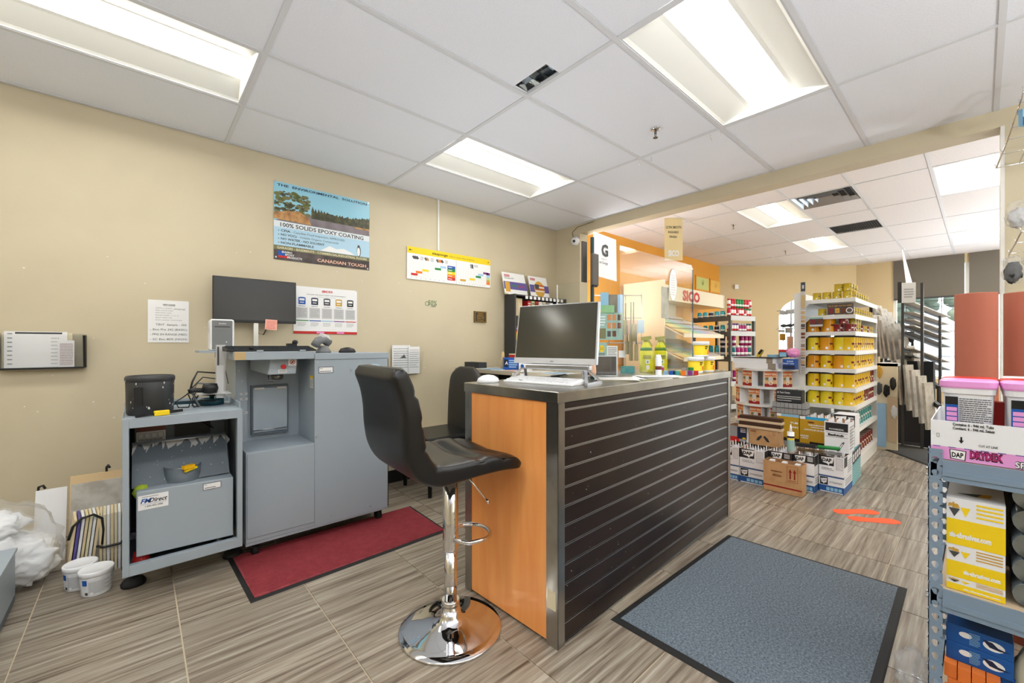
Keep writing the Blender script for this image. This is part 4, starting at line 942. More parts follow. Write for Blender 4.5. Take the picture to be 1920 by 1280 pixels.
# ================================================================ ON THE COUNTER
TOP=CH
mo=thing('all_in_one_computer','silver all-in-one computer with dark screen on the counter','computer',(1.478,1.355,TOP),R(-77))
mb=MB(); mb.hexa([(-.222,-.012,.085),(.222,-.012,.085),(.222,.012,.085),(-.222,.012,.085),(-.219,.030,.372),(.219,.030,.372),(.219,.05,.372),(-.219,.05,.372)],'alu'); mb.build('casing',mo,bevel=.003)
def ms(x,z,e=.001): return (x,-.012+(z-.085)*.042/.287-e,z)
m=MB(); m.quad([ms(-.215,.112),ms(.215,.112),ms(.212,.368),ms(-.212,.368)],'screen2'); m.build('screen',mo)
m=MB(); m.quad([ms(-.222,.085),ms(.222,.085),ms(.222,.112),ms(-.222,.112)],'lgrey'); f=m.face(ms(-.012,.094),(1,0,0),(0,.146,1)); f.text('DELL',0,0,.006,'dgrey',bold=.01); m.build('chin',mo)
MB().box(-.18,.19,-.02,.02,.057,.083,'alu').build('speaker_bar',mo,bevel=.006); m=MB(); f=m.face((-.178,-.0205,.062),(1,0,0),(0,0,1)); f.disc(.012,.009,.009,'blue',.0005); f.rect(.022,.032,.002,.016,'white',.0006); m.build('sticker',mo)
for sx in (-1,1):
    m=MB(); m.bar((sx*.165,.0,.07),(sx*.205,-.075,.006),.014,.008,'alu'); m.bar((sx*.165,.0,.07),(sx*.205,.075,.006),.014,.008,'alu'); m.bar((sx*.205,-.078,.005),(sx*.205,.078,.005),.014,.009,'alu'); m.build('leg',mo)
keyboard('keyboard','thin white keyboard on the counter in front of the computer',(1.385,1.335,TOP),R(-80),.37,.125,'plastic_white','plastic_white',0)
mm=MB(); mm.lathe((0,0,0),[(.033,0),(.036,.008),(.031,.022),(.018,.033),(.001,.037)],'plastic_white',24,1.5,1); tag(mm.build('computer_mouse',None,(1.215,1.525,TOP),R(-20)),'white computer mouse at the left end of the counter','mouse')
# shield
GY=1.335
gl=thing('sneeze_guard','tall clear acrylic shield standing along the counter','screen',(1.75,GY,TOP))
m=MB(); m.prism([(0,0),(1.137,0),(1.137,.70),(1.115,.728),(0,.728)],0,.005,'glass','xz'); m.build('clear_panel',gl)
m=MB(); m.box(1.1365,1.1395,-.0005,.0055,0,.70,'dteal'); m.build('panel_edge',gl)
MB().box(-.006,-.001,.008,.24,0,.51,'glass').build('clear_side_panel',gl)
MB().box(-.0065,-.0005,.238,.241,0,.51,'white').build('side_panel_edge',gl)
MB().box(-.007,.006,-.007,.007,0,.73,'dteal').build('corner_post',gl)
for x in (.05,1.05): MB().box(x,x+.05,-.03,.035,0,.012,'glass').build('panel_foot',gl)
def img(px,Y): a=(px-960)/FPX; return Y*(cs+a*sn)/(sn-a*cs)
sg=thing('review_sign','white sign with a dark grey letter G hung on the shield','sign',(1.748,GY-.004,1.49))
m=MB(); m.hexa([(0,-.003,0),(.212,-.001,-.012),(.212,0,-.012),(0,-.001,0),(.004,-.001,.225),(.206,-.001,.215),(.206,0,.215),(.004,0,.225)],'white'); m.build('sheet',sg)
m=MB(); f=m.face((0,-.0035,0),(1,0,-.03),(0,0,1)); f.text('G',.07,.115,.058,'dgrey',bold=.035); f.text('review us',.066,.092,.009,'grey',w=.05); f.text('on Google',.052,.07,.014,'dgrey',w=.075,bold=0); m.build('print',sg)
d_=thing('card_reader','dark upright card terminal fixed on the shield post','terminal',(1.735,GY-.02,1.43)); MB().box(-.022,.03,-.012,.006,0,.165,'plastic_grey' if 0 else 'rack_grey').build('body',d_,bevel=.006); MB().box(-.02,.012,-.014,-.002,-.006,.004,'black').build('bracket',d_)
tag(MB().box(0,.035,0,.01,0,.21,'rack_grey').build('dark_strip_sign',None,(1.71,GY+.03,1.455)),'dark narrow strip behind the card terminal','sign')
ov=thing('oval_sticker','white oval sticker on the right end of the shield','sticker',(2.60,GY-.001,1.52)); m=MB(); f=m.face((0,0,0),(1,0,0),(0,0,1)); f.disc(0,0,.052,'dgrey',.0004,.105,n=30); f.disc(0,0,.050,'white',.0008,.103,n=30); f.lines(-.03,.03,-.07,.07,9,'lgrey',3,.3); m.build('print',ov)
tag(MB().box(-.045,.045,0,.004,-.10,.10,'plank').build('note_card',None,(2.52,GY+.01,1.40)),'grey blank card stuck behind the oval sticker','card')
# tubs, bottles and small goods
def lidtub(lab,x,y,z,r=.048,h=.098):
    t=thing('putty_tub',lab,'tub',(x,y,z),0,'yellow tubs on the counter')
    MB().lathe((0,0,0),[(r*.84,0),(r*.86,.003),(r*.9,h*.12)],'plastic_white',24).lathe((0,0,0),[(r*.9,h*.12),(r*.97,h*.76)],'yellow',24).lathe((0,0,0),[(r*.96,h*.74),(r*.97,h*.78)],'plastic_white',24).build('body',t)
    MB().lathe((0,0,0),[(r,h*.76),(r*1.03,h*.78),(r*1.03,h*.97),(r*.98,h),(.001,h)],'plastic_white',24).build('lid',t)
    m=MB(); 
    for k,(a0,a1,z0,z1,c) in enumerate(((-150,-120,.62,.68,'black'),(-150,-130,.5,.56,'black'),(-125,-100,.2,.45,'orange'))):
        for q in range(4):
            p=R(a0+(a1-a0)*q/4+25); s=R(a0+(a1-a0)*(q+1)/4+25); rr_=r*.972
            m.quad([(rr_*math.cos(p),rr_*math.sin(p),z0*h),(rr_*math.cos(s),rr_*math.sin(s),z0*h),(rr_*math.cos(s),rr_*math.sin(s),z1*h),(rr_*math.cos(p),rr_*math.sin(p),z1*h)],c)
    m.build('label',t); return t
lidtub('yellow tub with white lid, nearer of the two standing on the counter',2.622,1.195,TOP); lidtub('yellow tub with white lid, far one at the right of the lower pair',2.765,1.19,TOP); lidtub('yellow tub with white lid, on top of the other two',2.695,1.195,TOP+.099)

for k,(x,y) in enumerate(((2.452,1.44),(2.55,1.395))):
    t=thing('spray_bottle',['left yellow spray bottle with green band behind the shield','right yellow spray bottle with green band behind the shield'][k],'bottle',(x,y,TOP),R(-40),'yellow spray bottles')
    MB().lathe((0,0,0),[(.038,0),(.043,.006),(.043,.09),(.042,.12),(.036,.15),(.028,.17),(.02,.185),(.015,.19),(.015,.2)],'bottle_yellow',24).build('body',t)
    MB().lathe((0,0,0),[(.0385,.138),(.0345,.158)],'green',24).build('neck_band',t)
    m=MB(); m.bar((-.03,0,.215),(.03,0,.222),.024,.022,'spray_olive'); m.bar((.012,0,.205),(.035,0,.165),.008,.014,'spray_olive'); m.cyl((0,0,.195),(0,0,.215),.017,'spray_olive',12); m.build('trigger',t)
    m=MB(); f=m.face((-.015,-.0435,.02),(1,0,0),(0,0,1)); f.rect(0,.02,0,.025,'white',.0005); f.rect(-.004,.022,.035,.06,'white',.0005); f.rect(.004,.014,.04,.052,'green',.0008); f.lines(-.02,.03,.065,.09,3,'dgrey',2,e=.0006); m.build('label',t)
t=thing('sample_tube','slim white sample tube with brown label on the counter in front of the shield','tube',(2.20,1.215,TOP)); MB().lathe((0,0,0),[(.016,0),(.017,.004),(.017,.1),(.013,.108),(.013,.118),(.001,.12)],'plastic_white',16).build('body',t); MB().lathe((0,0,0),[(.0174,.035),(.0174,.055)],'brown',16).build('label',t)
cc=('blue','teal','orange','purple','red','lblue','navy','yellow','grey','green','magenta')
rr=random.Random(9)
for k in range(11):
    x=2.30+.05*(k%5)*.62+.01*rr.random(); y=1.19-.022*(k%5)+.03*(k//5); z=TOP+(0 if k<8 else .024)
    s_=.011; tag(MB().box(-s_,s_,-s_,s_,0,.024 if k<8 else .018,cc[k]).build('sample_block',None,(x,y+.004,z),rr.random()),'tiny %s sample block in the little pile on the counter by the yellow tubs'%cc[k],'sample','small coloured blocks on the counter')
tag(MB().box(-.04,.04,-.02,.02,0,.04,'teal').build('small_carton',None,(2.33,1.50,TOP),R(-42)),'small teal carton on the counter behind the shield','box')
fr=thing('reflection_frame','silver framed dark panel put in for the computer reflection behind the shield','frame',(1.93,1.42,TOP),R(-42))  # solid frame added for the computer's reflection in the shield
MB().hexa([(-.10,0,0),(.10,0,0),(.10,.012,0),(-.10,.012,0),(-.095,.02,.115),(.105,.02,.115),(.105,.032,.115),(-.095,.032,.115)],'alu').build('frame',fr); m=MB(); m.quad([(-.092,-.0002,.006),(.092,-.0002,.006),(.096,.018,.109),(-.086,.018,.109)],'darkbrown'); m.build('picture',fr)  # dark sheet stands in for the mirrored screen
def papers(x,y,z,n,seed,lab,w_=.2,h_=.14,cols=('white','cream','white','white_card')):
    r2=random.Random(seed)
    for k in range(n):
        o=MB().box(-w_/2,w_/2,-h_/2,h_/2,0,.0012,cols[k%len(cols)])
        f=o.face((-w_/2,-h_/2,.0012),(1,0,0),(0,1,0)); f.lines(.02,w_-.02,.02,h_-.02,7,'grey' if k%2 else 'card',seed+k,.25,e=.0002)
        tag(o.build('paper',None,(x+r2.uniform(-.05,.05),y+r2.uniform(-.015,.015),z+.0016*k),R(-42)+r2.uniform(-.35,.35)),lab,'paper',lab)
papers(1.80,1.21,TOP,5,4,'loose price papers on the counter right of the computer'); papers(2.10,1.17,TOP,4,8,'loose papers lying on the counter in front of the sample tube'); 
tag(MB().tube([(1.62,1.45,TOP+.006),(1.70,1.50,TOP+.006),(1.66,1.54,TOP+.006),(1.75,1.52,TOP+.012),(1.80,1.55,TOP+.006)],.004,'plastic_black').build('cable'),'black cable coiled behind the computer','cable')
tag(MB().lathe((0,0,0),[(.02,0),(.024,.02),(.018,.07),(.001,.085)],'peach',14,1,.5).build('pink_note_holder',None,(1.575,1.20,TOP+.03)),'pink paper tag standing behind the right leg of the computer','note')
# ================================================================ BACK DESK

dk=thing('back_desk','grey-beige laminate work desk behind the counter along the partition','desk',(2.44,1.75,0))
MB().box(0,.62,0,1.86,.862,.895,'laminate').build('desktop',dk,bevel=.002)
MB().box(.02,.6,0,.03,0,.862,'laminate').box(.02,.6,1.82,1.85,0,.862,'laminate').build('side_panel',dk); MB().box(.56,.58,.03,1.82,.1,.862,'machine_in').build('modesty_panel',dk)
DZ=.895
tag(MB().box(-.05,.05,-.12,.12,0,.06,'machine_in').build('black_box',None,(2.56,3.42,DZ)),'black oblong box at the wall end of the back desk','box')
for k in range(9):
    r2=random.Random(k+3); o=MB().box(-.1,.1,-.14,.14,0,.0016,('white','cream','lblue','white','peach')[k%5]); f=o.face((-.1,-.14,.0016),(1,0,0),(0,1,0)); f.lines(.02,.18,.03,.25,8,'grey',k,.3,e=.0003)
    tag(o.build('paper',None,(2.56+.015*r2.random(),3.42-.17*k+(.02 if k else -.0),DZ+(.0002+.0018*(k%3))),R(r2.uniform(-15,15))),'scattered papers along the back desk','paper','papers on the back desk')
p=A(939,683,4.0)
b=thing('blue_carton','blue carton with a dark label on the back desk','box',(2.62,2.93,DZ),R(-60)); m=MB(); m.box(-.075,.075,-.04,.04,0,.115,'blue'); f=m.face((-.075,-.0405,0),(1,0,0),(0,0,1)); f.rect(.01,.05,.03,.1,'black',.0004).text('A',.02,.05,.03,'white'); f.lines(.06,.14,.02,.10,4,'lblue',3); m.build('body',b)
t=thing('pencil_cup','pile of red and white cartons behind the blue carton','box',(2.72,2.98,DZ)); MB().box(-.05,.05,-.05,.05,0,.15,'cream').box(-.051,.051,-.051,.051,.10,.14,'red').build('body',t)
b=thing('putty_knife','tan wooden-handled spreader standing beside the blue carton','tool',(2.62,3.06,DZ)); MB().lathe((0,0,0),[(.02,0),(.03,.02),(.032,.09),(.02,.12),(.012,.17)],'tan',14,1,.3).build('blade',b)
b=thing('white_carton','open white carton with a small round mark on the back desk','box',(2.66,2.79,DZ),R(-62)); m=MB(); m.box(-.05,.05,-.04,.04,0,.13,'white_card'); f=m.face((-.05,-.0405,0),(1,0,0),(0,0,1)); f.ring(.03,.09,.012,.003,'dgrey'); m.box(-.05,.05,-.04,.04,.13,.155,'card'); m.build('body',b)
m=MB(); 
for k in range(2): m.box(0,.004,-.05-.1*k,.0-.1*k,-.02,.015,'white')
t=tag(m.build('price_ticket',None,(2.434,2.72,.87)),'pair of white price tickets on the edge of the back desk','ticket'); t['kind']='stuff' if 0 else None
del t['kind']
# magazine rack with stencils
mr=thing('literature_rack','tall black literature rack in the corner on the back desk','rack',(3.10,3.42,DZ))
m=MB(); m.box(0,.02,0,.175,0,.80,'rack_dark'); m.build('side_panel',mr); MB().box(.84,.86,0,.175,0,.80,'rack_dark').build('side_panel',mr); MB().box(.02,.84,.16,.175,0,.80,'black').build('back_panel',mr)
for z in (.0,.27,.53,.785): MB().box(.02,.84,.0,.16,z,z+.012,'rack_dark').build('shelf',mr)
m=MB()
for k in range(10): m.box(.16+.066*k,.20+.066*k,-.004,0,.755,.79,'white')
m.build('shelf_ticket',mr)['kind']='stuff'
cc2=('ltan','ltan','ltan','red','lgreen','red','white','cream','grey','white','navy','lgrey')
for k in range(12):
    w2=.028; x=3.15+.062*k; h=.215 if k<3 else .20
    o=MB().box(0,w2 if k<3 else .05,0,.10,0,h,cc2[k]); f=o.face((0,0,0),(1,0,0),(0,0,1)); 
    if k>2: f.lines(.006,.045,.03,.18,6,('white','maroon','black')[k%3],k)
    tag(o.build('brochure_pack',None,(x if k>2 else 3.15+.035*k,3.46,DZ+.543)),'%s brochure pack, %s from the left on the top shelf of the black rack'%(cc2[k] if cc2[k] not in('ltan','lgreen','lgrey') else {'ltan':'tan','lgreen':'pale green','lgrey':'light grey'}[cc2[k]],ORD[k]),'brochure','brochure packs in the black rack')
o=MB().box(0,.09,0,.02,0,.12,'rack_grey'); tag(o.build('grey_pocket',None,(3.135,3.425,DZ+.44)),'grey pocket hanging below the tan brochures in the black rack','pocket')
b=thing('product_pack','purple, orange and yellow pack on the middle shelf of the black rack','pack',(3.14,3.45,DZ+.283)); m=MB(); m.box(0,.10,0,.04,.0,.2,'yellow'); m.box(-.001,.101,-.001,.041,.09,.11,'orange'); m.box(-.001,.101,-.001,.041,.11,.2,'purple'); f=m.face((0,-.001,.0),(1,0,0),(0,0,1)); f.lines(.01,.09,.12,.19,3,'white',2); m.build('body',b)
tag(MB().prism([(0,0),(.11,0),(.13,.06),(.10,.12),(.10,.22),(0,.22)],0,.02,'rack_dark','xz').build('cardboard_shape',None,(3.02,3.30,DZ)),'dark card shape leaning on the lower left of the black rack','card')
for k,(px,py,px2,py2,lab) in enumerate(((947,510,990,556,'white and purple display card with orange box picture on top of the rack'),(996,515,1031,560,'white and purple display card with a flag emblem on top of the rack'))):
    x0,z1=onY(px,py,3.5); x1,z0=onY(px2,py2,3.5); w2=x1-x0; h2=DZ+.80+.26-(DZ+.80)
    c=thing('display_card',lab,'card',(x0,3.50,DZ+.80)); MB().hexa([(0,0,0),(w2,0,0),(w2,.003,0),(0,.003,0),(-.01,.05,.25),(w2-.02,.05,.25),(w2-.02,.053,.25),(-.01,.053,.25)],'white').build('board',c)
    m=MB(); f=m.face((0,-.0005,0),(1,0,0),(0,.2,1)); f.rect(0,w2,.06,.15,'purple_ink',.0004); f.rect(.02,.10,.205,.23,'red',.0006); f.text('MAROON',.024,.211,.012,'white',w=.07)
    if k==0: f.text('Chroma HTP',.02,.18,.018,'dgrey'); f.rect(.02,.09,.03,.145,'gold',.0008); f.text('NEXA',.12,.09,.03,'green',e=.001); f.text('AUTO',.21,.09,.025,'red',e=.001); f.rect(0,.05,0,.02,'cream',.001)
    else:
        f.disc(w2*.5,.10,.085,'gold',.0008,.10,n=26); f.poly([(w2*.27,.10),(w2*.48,.10),(w2*.48,.16),(w2*.27,.16)],'inkgrey',.0012)
        for q in range(4): f.rect(w2*.48 if q>1 else w2*.27,w2*.76,.07+.024*q,.082+.024*q,'red' if q%2 else 'white',.0012)
    m.build('print',c)
# behind the shield: hanging and standing display cards

bd=thing('brochure_stand','grey wire stand full of pale teal colour cards behind the shield','stand',(2.844,1.911,DZ),YAW-R(90))
m=MB()
for x in (-.2,-.07,.06,.19): m.cyl((x,.03,0),(x,.03,.64),.004,'alu',8)
for z in (.02,.25,.45,.63): m.cyl((-.2,.03,z),(.19,.03,z),.004,'alu',8)
m.build('wire_frame',bd)['kind']='stuff'
def board(name,lab,cat,px0,py0,px1,py1,d,m_,fn=None,th=.006):
    a=A(px0,py1,d); w2=(px1-px0)*d/FPX; h2=(py1-py0)*d/FPX
    c=thing(name,lab,cat,a,YAW-R(90)); MB().box(0,w2,0,th,0,h2,m_).build('card',c)
    if fn: m=MB(); fn(m.face((0,0,0),(1,0,0),(0,0,1)),w2,h2); m.build('print',c)
    return c

def chips(f,w,h):
    for j in range(3):
        for i in range(3):
            if j==0 and i==2: continue
            f.rect((.36+.21*i)*w,(.51+.21*i)*w,(.12+.30*j)*h,(.33+.30*j)*h,('inkgrey','brown','brown','orange2','orange2','brown','orange2','orange2','darkbrown')[j*3+i],.0006)
    f.rect(.02*w,.3*w,.05*h,.42*h,'olive',.0005); f.lines(.03*w,.28*w,.5*h,.9*h,4,'white',4)

board('chip_card','pale teal card with eight wood-tone chips behind the computer','card',1122,586,1168,637,3.33,'paleteal',chips)
board('leaflet','blue leaflet leaning above the chip card','leaflet',1126,548,1141,580,3.335,'skyb'); board('leaflet','grey-brown leaflet behind the blue one above the chip card','leaflet',1139,552,1158,588,3.34,'plank_face')
board('leaflet','green leaf-pattern leaflet directly on top of the chip card','leaflet',1127,572,1152,588,3.33,'palegreen'); board('leaflet','tall pale lilac leaflet right of the chip card','leaflet',1158,552,1168,592,3.335,'lblue')
board('price_card','pale card with a yellow oval reading 11 under the chip card','card',1119,642,1138,668,3.33,'paleteal',lambda f,w,h:(f.disc(.5*w,.55*h,.26*w,'yellow',.0006,.26*h),f.text('11',.38*w,.45*h,.22*h,'black',w=.24*w,e=.001),f.lines(.1*w,.8*w,.05*h,.25*h,2,'inkgrey',1)))
board('leaflet','white folded leaflet right of the yellow oval card','leaflet',1138,648,1158,668,3.33,'white_card',lambda f,w,h:f.lines(.1*w,.9*w,.1*h,.9*h,5,'grey',7)); board('leaflet','small white leaflet under the clear tubes','leaflet',1160,657,1174,670,3.33,'white_card')
board('leaflet','pale pink leaflet hanging behind the brushes','leaflet',1164,600,1196,628,3.345,'peach'); board('leaflet','pale blue leaflet right of the brushes','leaflet',1196,600,1208,624,3.34,'lblue')

for k,(px,a,b) in enumerate(((1173,568,626),(1183,566,676),(1188,566,640),(1193,608,676),(1176,610,664))):
    q=A(px,b,3.31); h2=(b-a)*3.31/FPX; t=thing('paint_brush','long-handled brush in a clear sleeve, %s of the bunch behind the shield'%ORD[k],'brush',q,0,'long brushes behind the shield')
    MB().cyl((0,0,h2*.45),(0,0,h2),.006,'dgrey',8,.004).build('handle',t); MB().box(-.018,.018,-.006,.006,0,h2*.45,'khaki').build('bristle',t)
# ================================================================ BLACK CHAIR BEHIND THE COUNTER
ch=thing('leather_chair','black leather dining chair with dark wooden legs between counter and back desk','chair',(1.80,2.90,0))
for x,y in ((-.19,-.19),(-.19,.19),(.20,-.19),(.20,.19)): MB().cyl((x,y,0),(x,y,.36),.016,'black',4,.026).build('leg',ch)
MB().box(-.22,.24,-.22,.22,.36,.44,'leather').build('seat',ch,bevel=.02)
m=MB(); pr_=[(.20,.49),(.22,.70),(.26,.90),(.285,.955)]
sweep(m,[(.235,.40),(.245,.6),(.255,.75),(.27,.87),(.285,.945)],[.06,.065,.065,.06,.05],[.42,.43,.43,.40,.20],'leather_old',None,32,.35,.6); m.build('backrest',ch,flip=True)

kb=thing('low_ledge','low beige boxed ledge with black base along the left wall beyond the tinting machine','ledge',(1.35,3.22,0)); MB().box(0,1.0,0,.385,.10,.28,'wall_paint').build('ledge_body',kb); MB().box(-.004,1.004,-.006,.385,0,.10,'base_black').build('kick_board',kb)
# security camera
cm=thing('security_camera','white dome security camera on the partition end near the ceiling','camera',(3.955,3.27,2.385))
m=MB(); m.lathe((0,0,0),[(.001,-.055),(.03,-.048),(.052,-.018),(.055,.01),(.045,.035),(.02,.045)],'plastic_white',20); m.build('dome',cm); MB().cyl((-.05,-.02,-.01),(-.058,-.024,-.012),.016,'black',12).build('lens',cm); MB().box(-.01,.015,-.03,.03,.03,.05,'plastic_white').build('base',cm)
MB().tube([(0,.03,.035),(0,.05,.115),(0,-.03,.165),(0,-.27,.18)],.003,'black').build('camera_cable',cm)
# hanging banner
a=A(1246,410,5.8); b2=A(1280,410,5.8)
bn=thing('hanging_banner','translucent cream paint banner hanging from the showroom ceiling left of the shield top','banner',(a.x,a.y,0),YAW-R(90))
w2=(b2-a).length; 
MB().box(0,w2,0,.002,2.30,CZ2-.003,'banner_film').build('sheet',bn); m=MB(); f=m.face((0,-.0005,2.30),(1,0,0),(0,0,1)); f.text('ULTRA SMOOTH',.02,.44,.035,'inkgrey',w=.21); f.text('WASHABLE',.045,.375,.032,'inkgrey',w=.15); f.text('FINISH',.07,.31,.032,'inkgrey',w=.1); f.text('SICO',.05,.06,.075,'white',w=.15,bold=.06); m.build('print',bn)
# ================================================================ SHOWROOM : colour display, spray rack
sd=thing('colour_display','cream colour-chip display with slanted trays and red lettered header against the orange wall','display',(5.9,3.25,0))

MB().box(0,2.78,.15,.6,1.86,2.11,'cream_panel').box(2.77,2.79,.14,.6,1.86,2.11,'trim_white').build('header',sd)
m=MB(); f=m.face((1.0,.149,1.9),(1,0,0),(0,0,1)); f.text('SICO',.06,.0,.16,'red',w=.66,bold=.055,shear=.0); m.build('header_lettering',sd)
MB().box(0,1.42,.45,.6,0,1.86,'cream_panel').build('back_panel',sd); MB().box(-.03,0,-.1,.6,0,2.11,'cream_panel').build('side_panel',sd)
pal=[(236,190,120),(240,226,140),(236,232,170),(206,224,170),(176,212,180),(160,204,204),(170,200,222),(190,190,214),(206,188,206),(206,200,190),(214,206,196),(224,214,200)]
for i,c in enumerate(pal): mat('chip%d'%i,c,.6)
for lv,(zb,zt) in enumerate(((1.27,1.62),(.92,1.23),(.58,.88),(.25,.54))):
    tr=MB(); y0,y1=-.38,.30; tr.hexa([(0,y0,zb-.02),(1.40,y0,zb-.02),(1.25,y1,zt-.02),(0,y1,zt-.02),(0,y0,zb),(1.42,y0,zb),(1.27,y1,zt),(0,y1,zt)],'cream_panel'); tr.box(0,1.42,y0-.01,y0,zb-.03,zb+.03,'cream_panel'); tro=tr.build('chip_tray',sd)
    ncol=12; nrow=4
    for j in range(nrow):
        for i in range(ncol):
            u0=(i+.06)/ncol; u1=(i+.94)/ncol; v0=(j+.08)/nrow; v1=(j+1.08)/nrow
            def P(u,v,e): 
                L=1.42-.15*v; return (u*L,y0+(y1-y0)*v,zb+(zt-zb)*v+e)
            m=MB(); v1=min(v1,1); um_=(u0+u1)/2
            m.add([P(u0,v0,.022),P(um_,v0,.030),P(u1,v0,.022),P(u1,v1,.004),P(um_,v1,.008),P(u0,v1,.004)],[(0,1,4,5),(1,2,3,4)],'chip%d'%min(11,(i+(j+lv)//2)%12)); m.build('colour_chip',tro)
# posters on the orange wall
for k,(a,b,c,d,col,lab) in enumerate(((1303,515,1328,548,'lgreen2','pale green framed leaf print on the orange wall'),(1330,522,1349,552,'gold2','pale orange framed leaf print on the orange wall'))):
    
    x0,z1=onY(a,b,3.9); x1,z0=onY(c,d,3.9); t=thing('wall_print',lab,'picture',(x0,3.897,z0)); w2=x1-x0; h2=z1-z0
    MB().box(0,w2,-.015,0,0,h2,'orange_paint').box(.03,w2-.03,-.018,-.015,.03,h2-.03,col).build('panel',t)
    m=MB(); f=m.face((0,-.0182,0),(1,0,0),(0,0,1)); 
    for q in range(5): an=R(90+(q-2)*28); f.poly([(w2/2,h2*.35),(w2/2+.03*math.cos(an)-.01,h2*.35+.09*math.sin(an)),(w2/2+.10*math.cos(an),h2*.35+.16*math.sin(an))],'olive' if k==0 else 'gold',.0006)
    m.build('leaf_drawing',t)
tag(MB().box(-.04,.04,-.03,0,-.05,.05,'plastic_white').build('thermostat',None,(9.95,3.63,2.42),R(-44)),'small white sensor box on the beige wall by the orange corner','sensor')
# spray paint rack
SR=R(-16); sr=thing('spray_rack','dark grey steel rack full of spray cans in the showroom','rack',(7.385,2.787,0),R(-15))
# local x to the right/away, y to the left/away
W2,D2=.62,.72
for x,y in ((0,0),(W2,0),(0,D2),(W2,D2)): MB().box(x-.02,x+.02,y-.02,y+.02,0,1.62,'rack_grey').build('post',sr)
SZ=(1.60,1.34,.92,.50,.12)
for z in SZ:
    MB().box(0,W2,0,D2,z-.02,z,'rack_grey').build('shelf_board',sr); MB().box(-.01,W2+.01,-.025,-.015,z-.06,z+.02,'lgrey').build('front_rail',sr); MB().box(-.025,-.015,-.01,D2+.01,z-.07,z+.01,'rack_grey').build('side_rail',sr)
Ms=Matrix.Translation((7.385,2.787,0))@Matrix.Rotation(R(-15),4,'Z')
CANP={}
def spraycan(col,cap,h=.2,r=.032):
    k=(col,cap,h,r)
    if k in CANP: return CANP[k],False
    t=thing('spray_can','x','can',(0,0,0)); MB().lathe((0,0,0),[(r,0),(r,h*.78),(r*.8,h*.83)],col,12).lathe((0,0,0),[(r*1.01,h*.2),(r*1.01,h*.42)],'white' if col!='white' else 'red',12).build('body',t); MB().lathe((0,0,0),[(r*.86,h*.8),(r*.86,h*.97),(r*.7,h),(.001,h)],cap,12).build('cap',t); CANP[k]=t; return t,True
def putcan(M,x,y,z,col,cap,lab,grp,h=.2,r=.032,cat='can'):
    s_,new=spraycan(col,cap,h,r); p=M@Vector((x,y,z))
    if new: s_.location=p; s_['label']=lab; s_['group']=grp
    else: dup(s_,p,0,lab,grp)

nm={'scyan':'light blue','smag':'magenta','sred':'red','sgreen':'green','sviolet':'violet','slime':'bright green','steal':'dark teal','white':'white','navy':'navy'}
shn=['top','second','third','fourth']
rowc=[[('sred','sred')]*2+[('white','sred')]*2+[('sred','sred')]*2+[('sgreen','sgreen')]*3,
      [('white','sviolet')]*3+[('white','sviolet')]+[('smag','white')]*3+[('white','steal')]*2,
      [('steal','white')]*2+[('smag','white')]*3,
      [('white','steal'),('smag','smag'),('white','steal'),('steal','white')]]
for li,z in enumerate(SZ[:4]):
    n=9 if li<2 else (6 if li==2 else 5); st_=W2/n; hh=.155 if li<2 else .2; r_=min(.029,st_*.44) if li<2 else .038
    tiers=2 if li in (0,2) else 1
    for tq in range(tiers):
        for i in range(n):
            if tq and li==2 and i in (2,): continue
            c=rowc[li][(i+tq*3)%len(rowc[li])]
            if tq==0 and li==0: c=('white' if i%3 else 'sred', 'sred' if i<6 else 'sgreen')
            if tq and li==2: c=('smag','smag')
            putcan(Ms,(i+.5)*st_,.05,z+tq*hh,c[0],c[1],'%s spray can, %s cap, %s from left, %s shelf front, grey rack%s'%(nm[c[0]],nm[c[1]],ORD[i],shn[li],', upper layer' if tq else ''),'spray cans in the grey rack',hh,r_)
    n2=6; r2_=.04 if li!=1 else .038
    for i in range(1,n2):
        c=('scyan','scyan') if (i+li)%3 else ('navy','white')
        if li==3: c=('slime','white') if i<3 else ('scyan','white')
        y=.06+i*.115
        if y>D2-.03: continue
        hh2=(.11,.13,.2,.2)[li]
        for tq in range(2 if li==2 and i<2 else 1):
            putcan(Ms,.05,y,z+tq*hh2,c[0],c[1],'%s can, %s along left side, %s shelf, grey rack%s'%(nm[c[0]],ORD[i],shn[li],', upper layer' if tq else ''),'spray cans in the grey rack',hh2,r2_)
# ================================================================ WHITE GONDOLA WITH YELLOW CANS
GX0,GX1,GY0,GY1=4.70,5.88,.735,1.10
gd=thing('white_gondola','tall white store shelving full of yellow stain cans','shelving',(GX0,GY0,0))
L=GX1-GX0; Dp=GY1-GY0; S_='shelf_white'
MB().box(-.02,L,Dp+.03,Dp+.06,0,1.62,S_).build('back_panel',gd)
MB().box(-.03,.012,Dp+.0,Dp+.085,0,1.62,S_).build('end_upright',gd); MB().box(L-.02,L,0,Dp,0,1.42,S_).build('far_end_panel',gd) 
GZ=(1.548,1.40,1.25,1.08,.915,.745,.587,.38,.14)
for z in GZ:
    m=MB(); dd=0 if z<1.3 else .0; m.box(0,L-.02,0,Dp+.03,z-.014,z,S_); m.box(-.004,L-.02,-.006,0,z-.04,z,S_); m.box(-.004,0,0,Dp+.03,z-.035,z,S_); m.build('shelf',gd)
    m=MB(); f=m.face((0.0,-.0065,z-.036),(1,0,0),(0,0,1)); f.rect(.02,L-.05,.006,.03,'white',.0006); m.build('ticket_rail',gd)
    m=MB(); m.prism([(Dp+.03,z-.035),(Dp+.03,z-.10),(Dp-.03,z-.035)],-.003,.001,S_,'yz'); m.build('bracket',gd)
MB().box(0,L-.02,.0,Dp,0,.12,S_).build('base',gd)

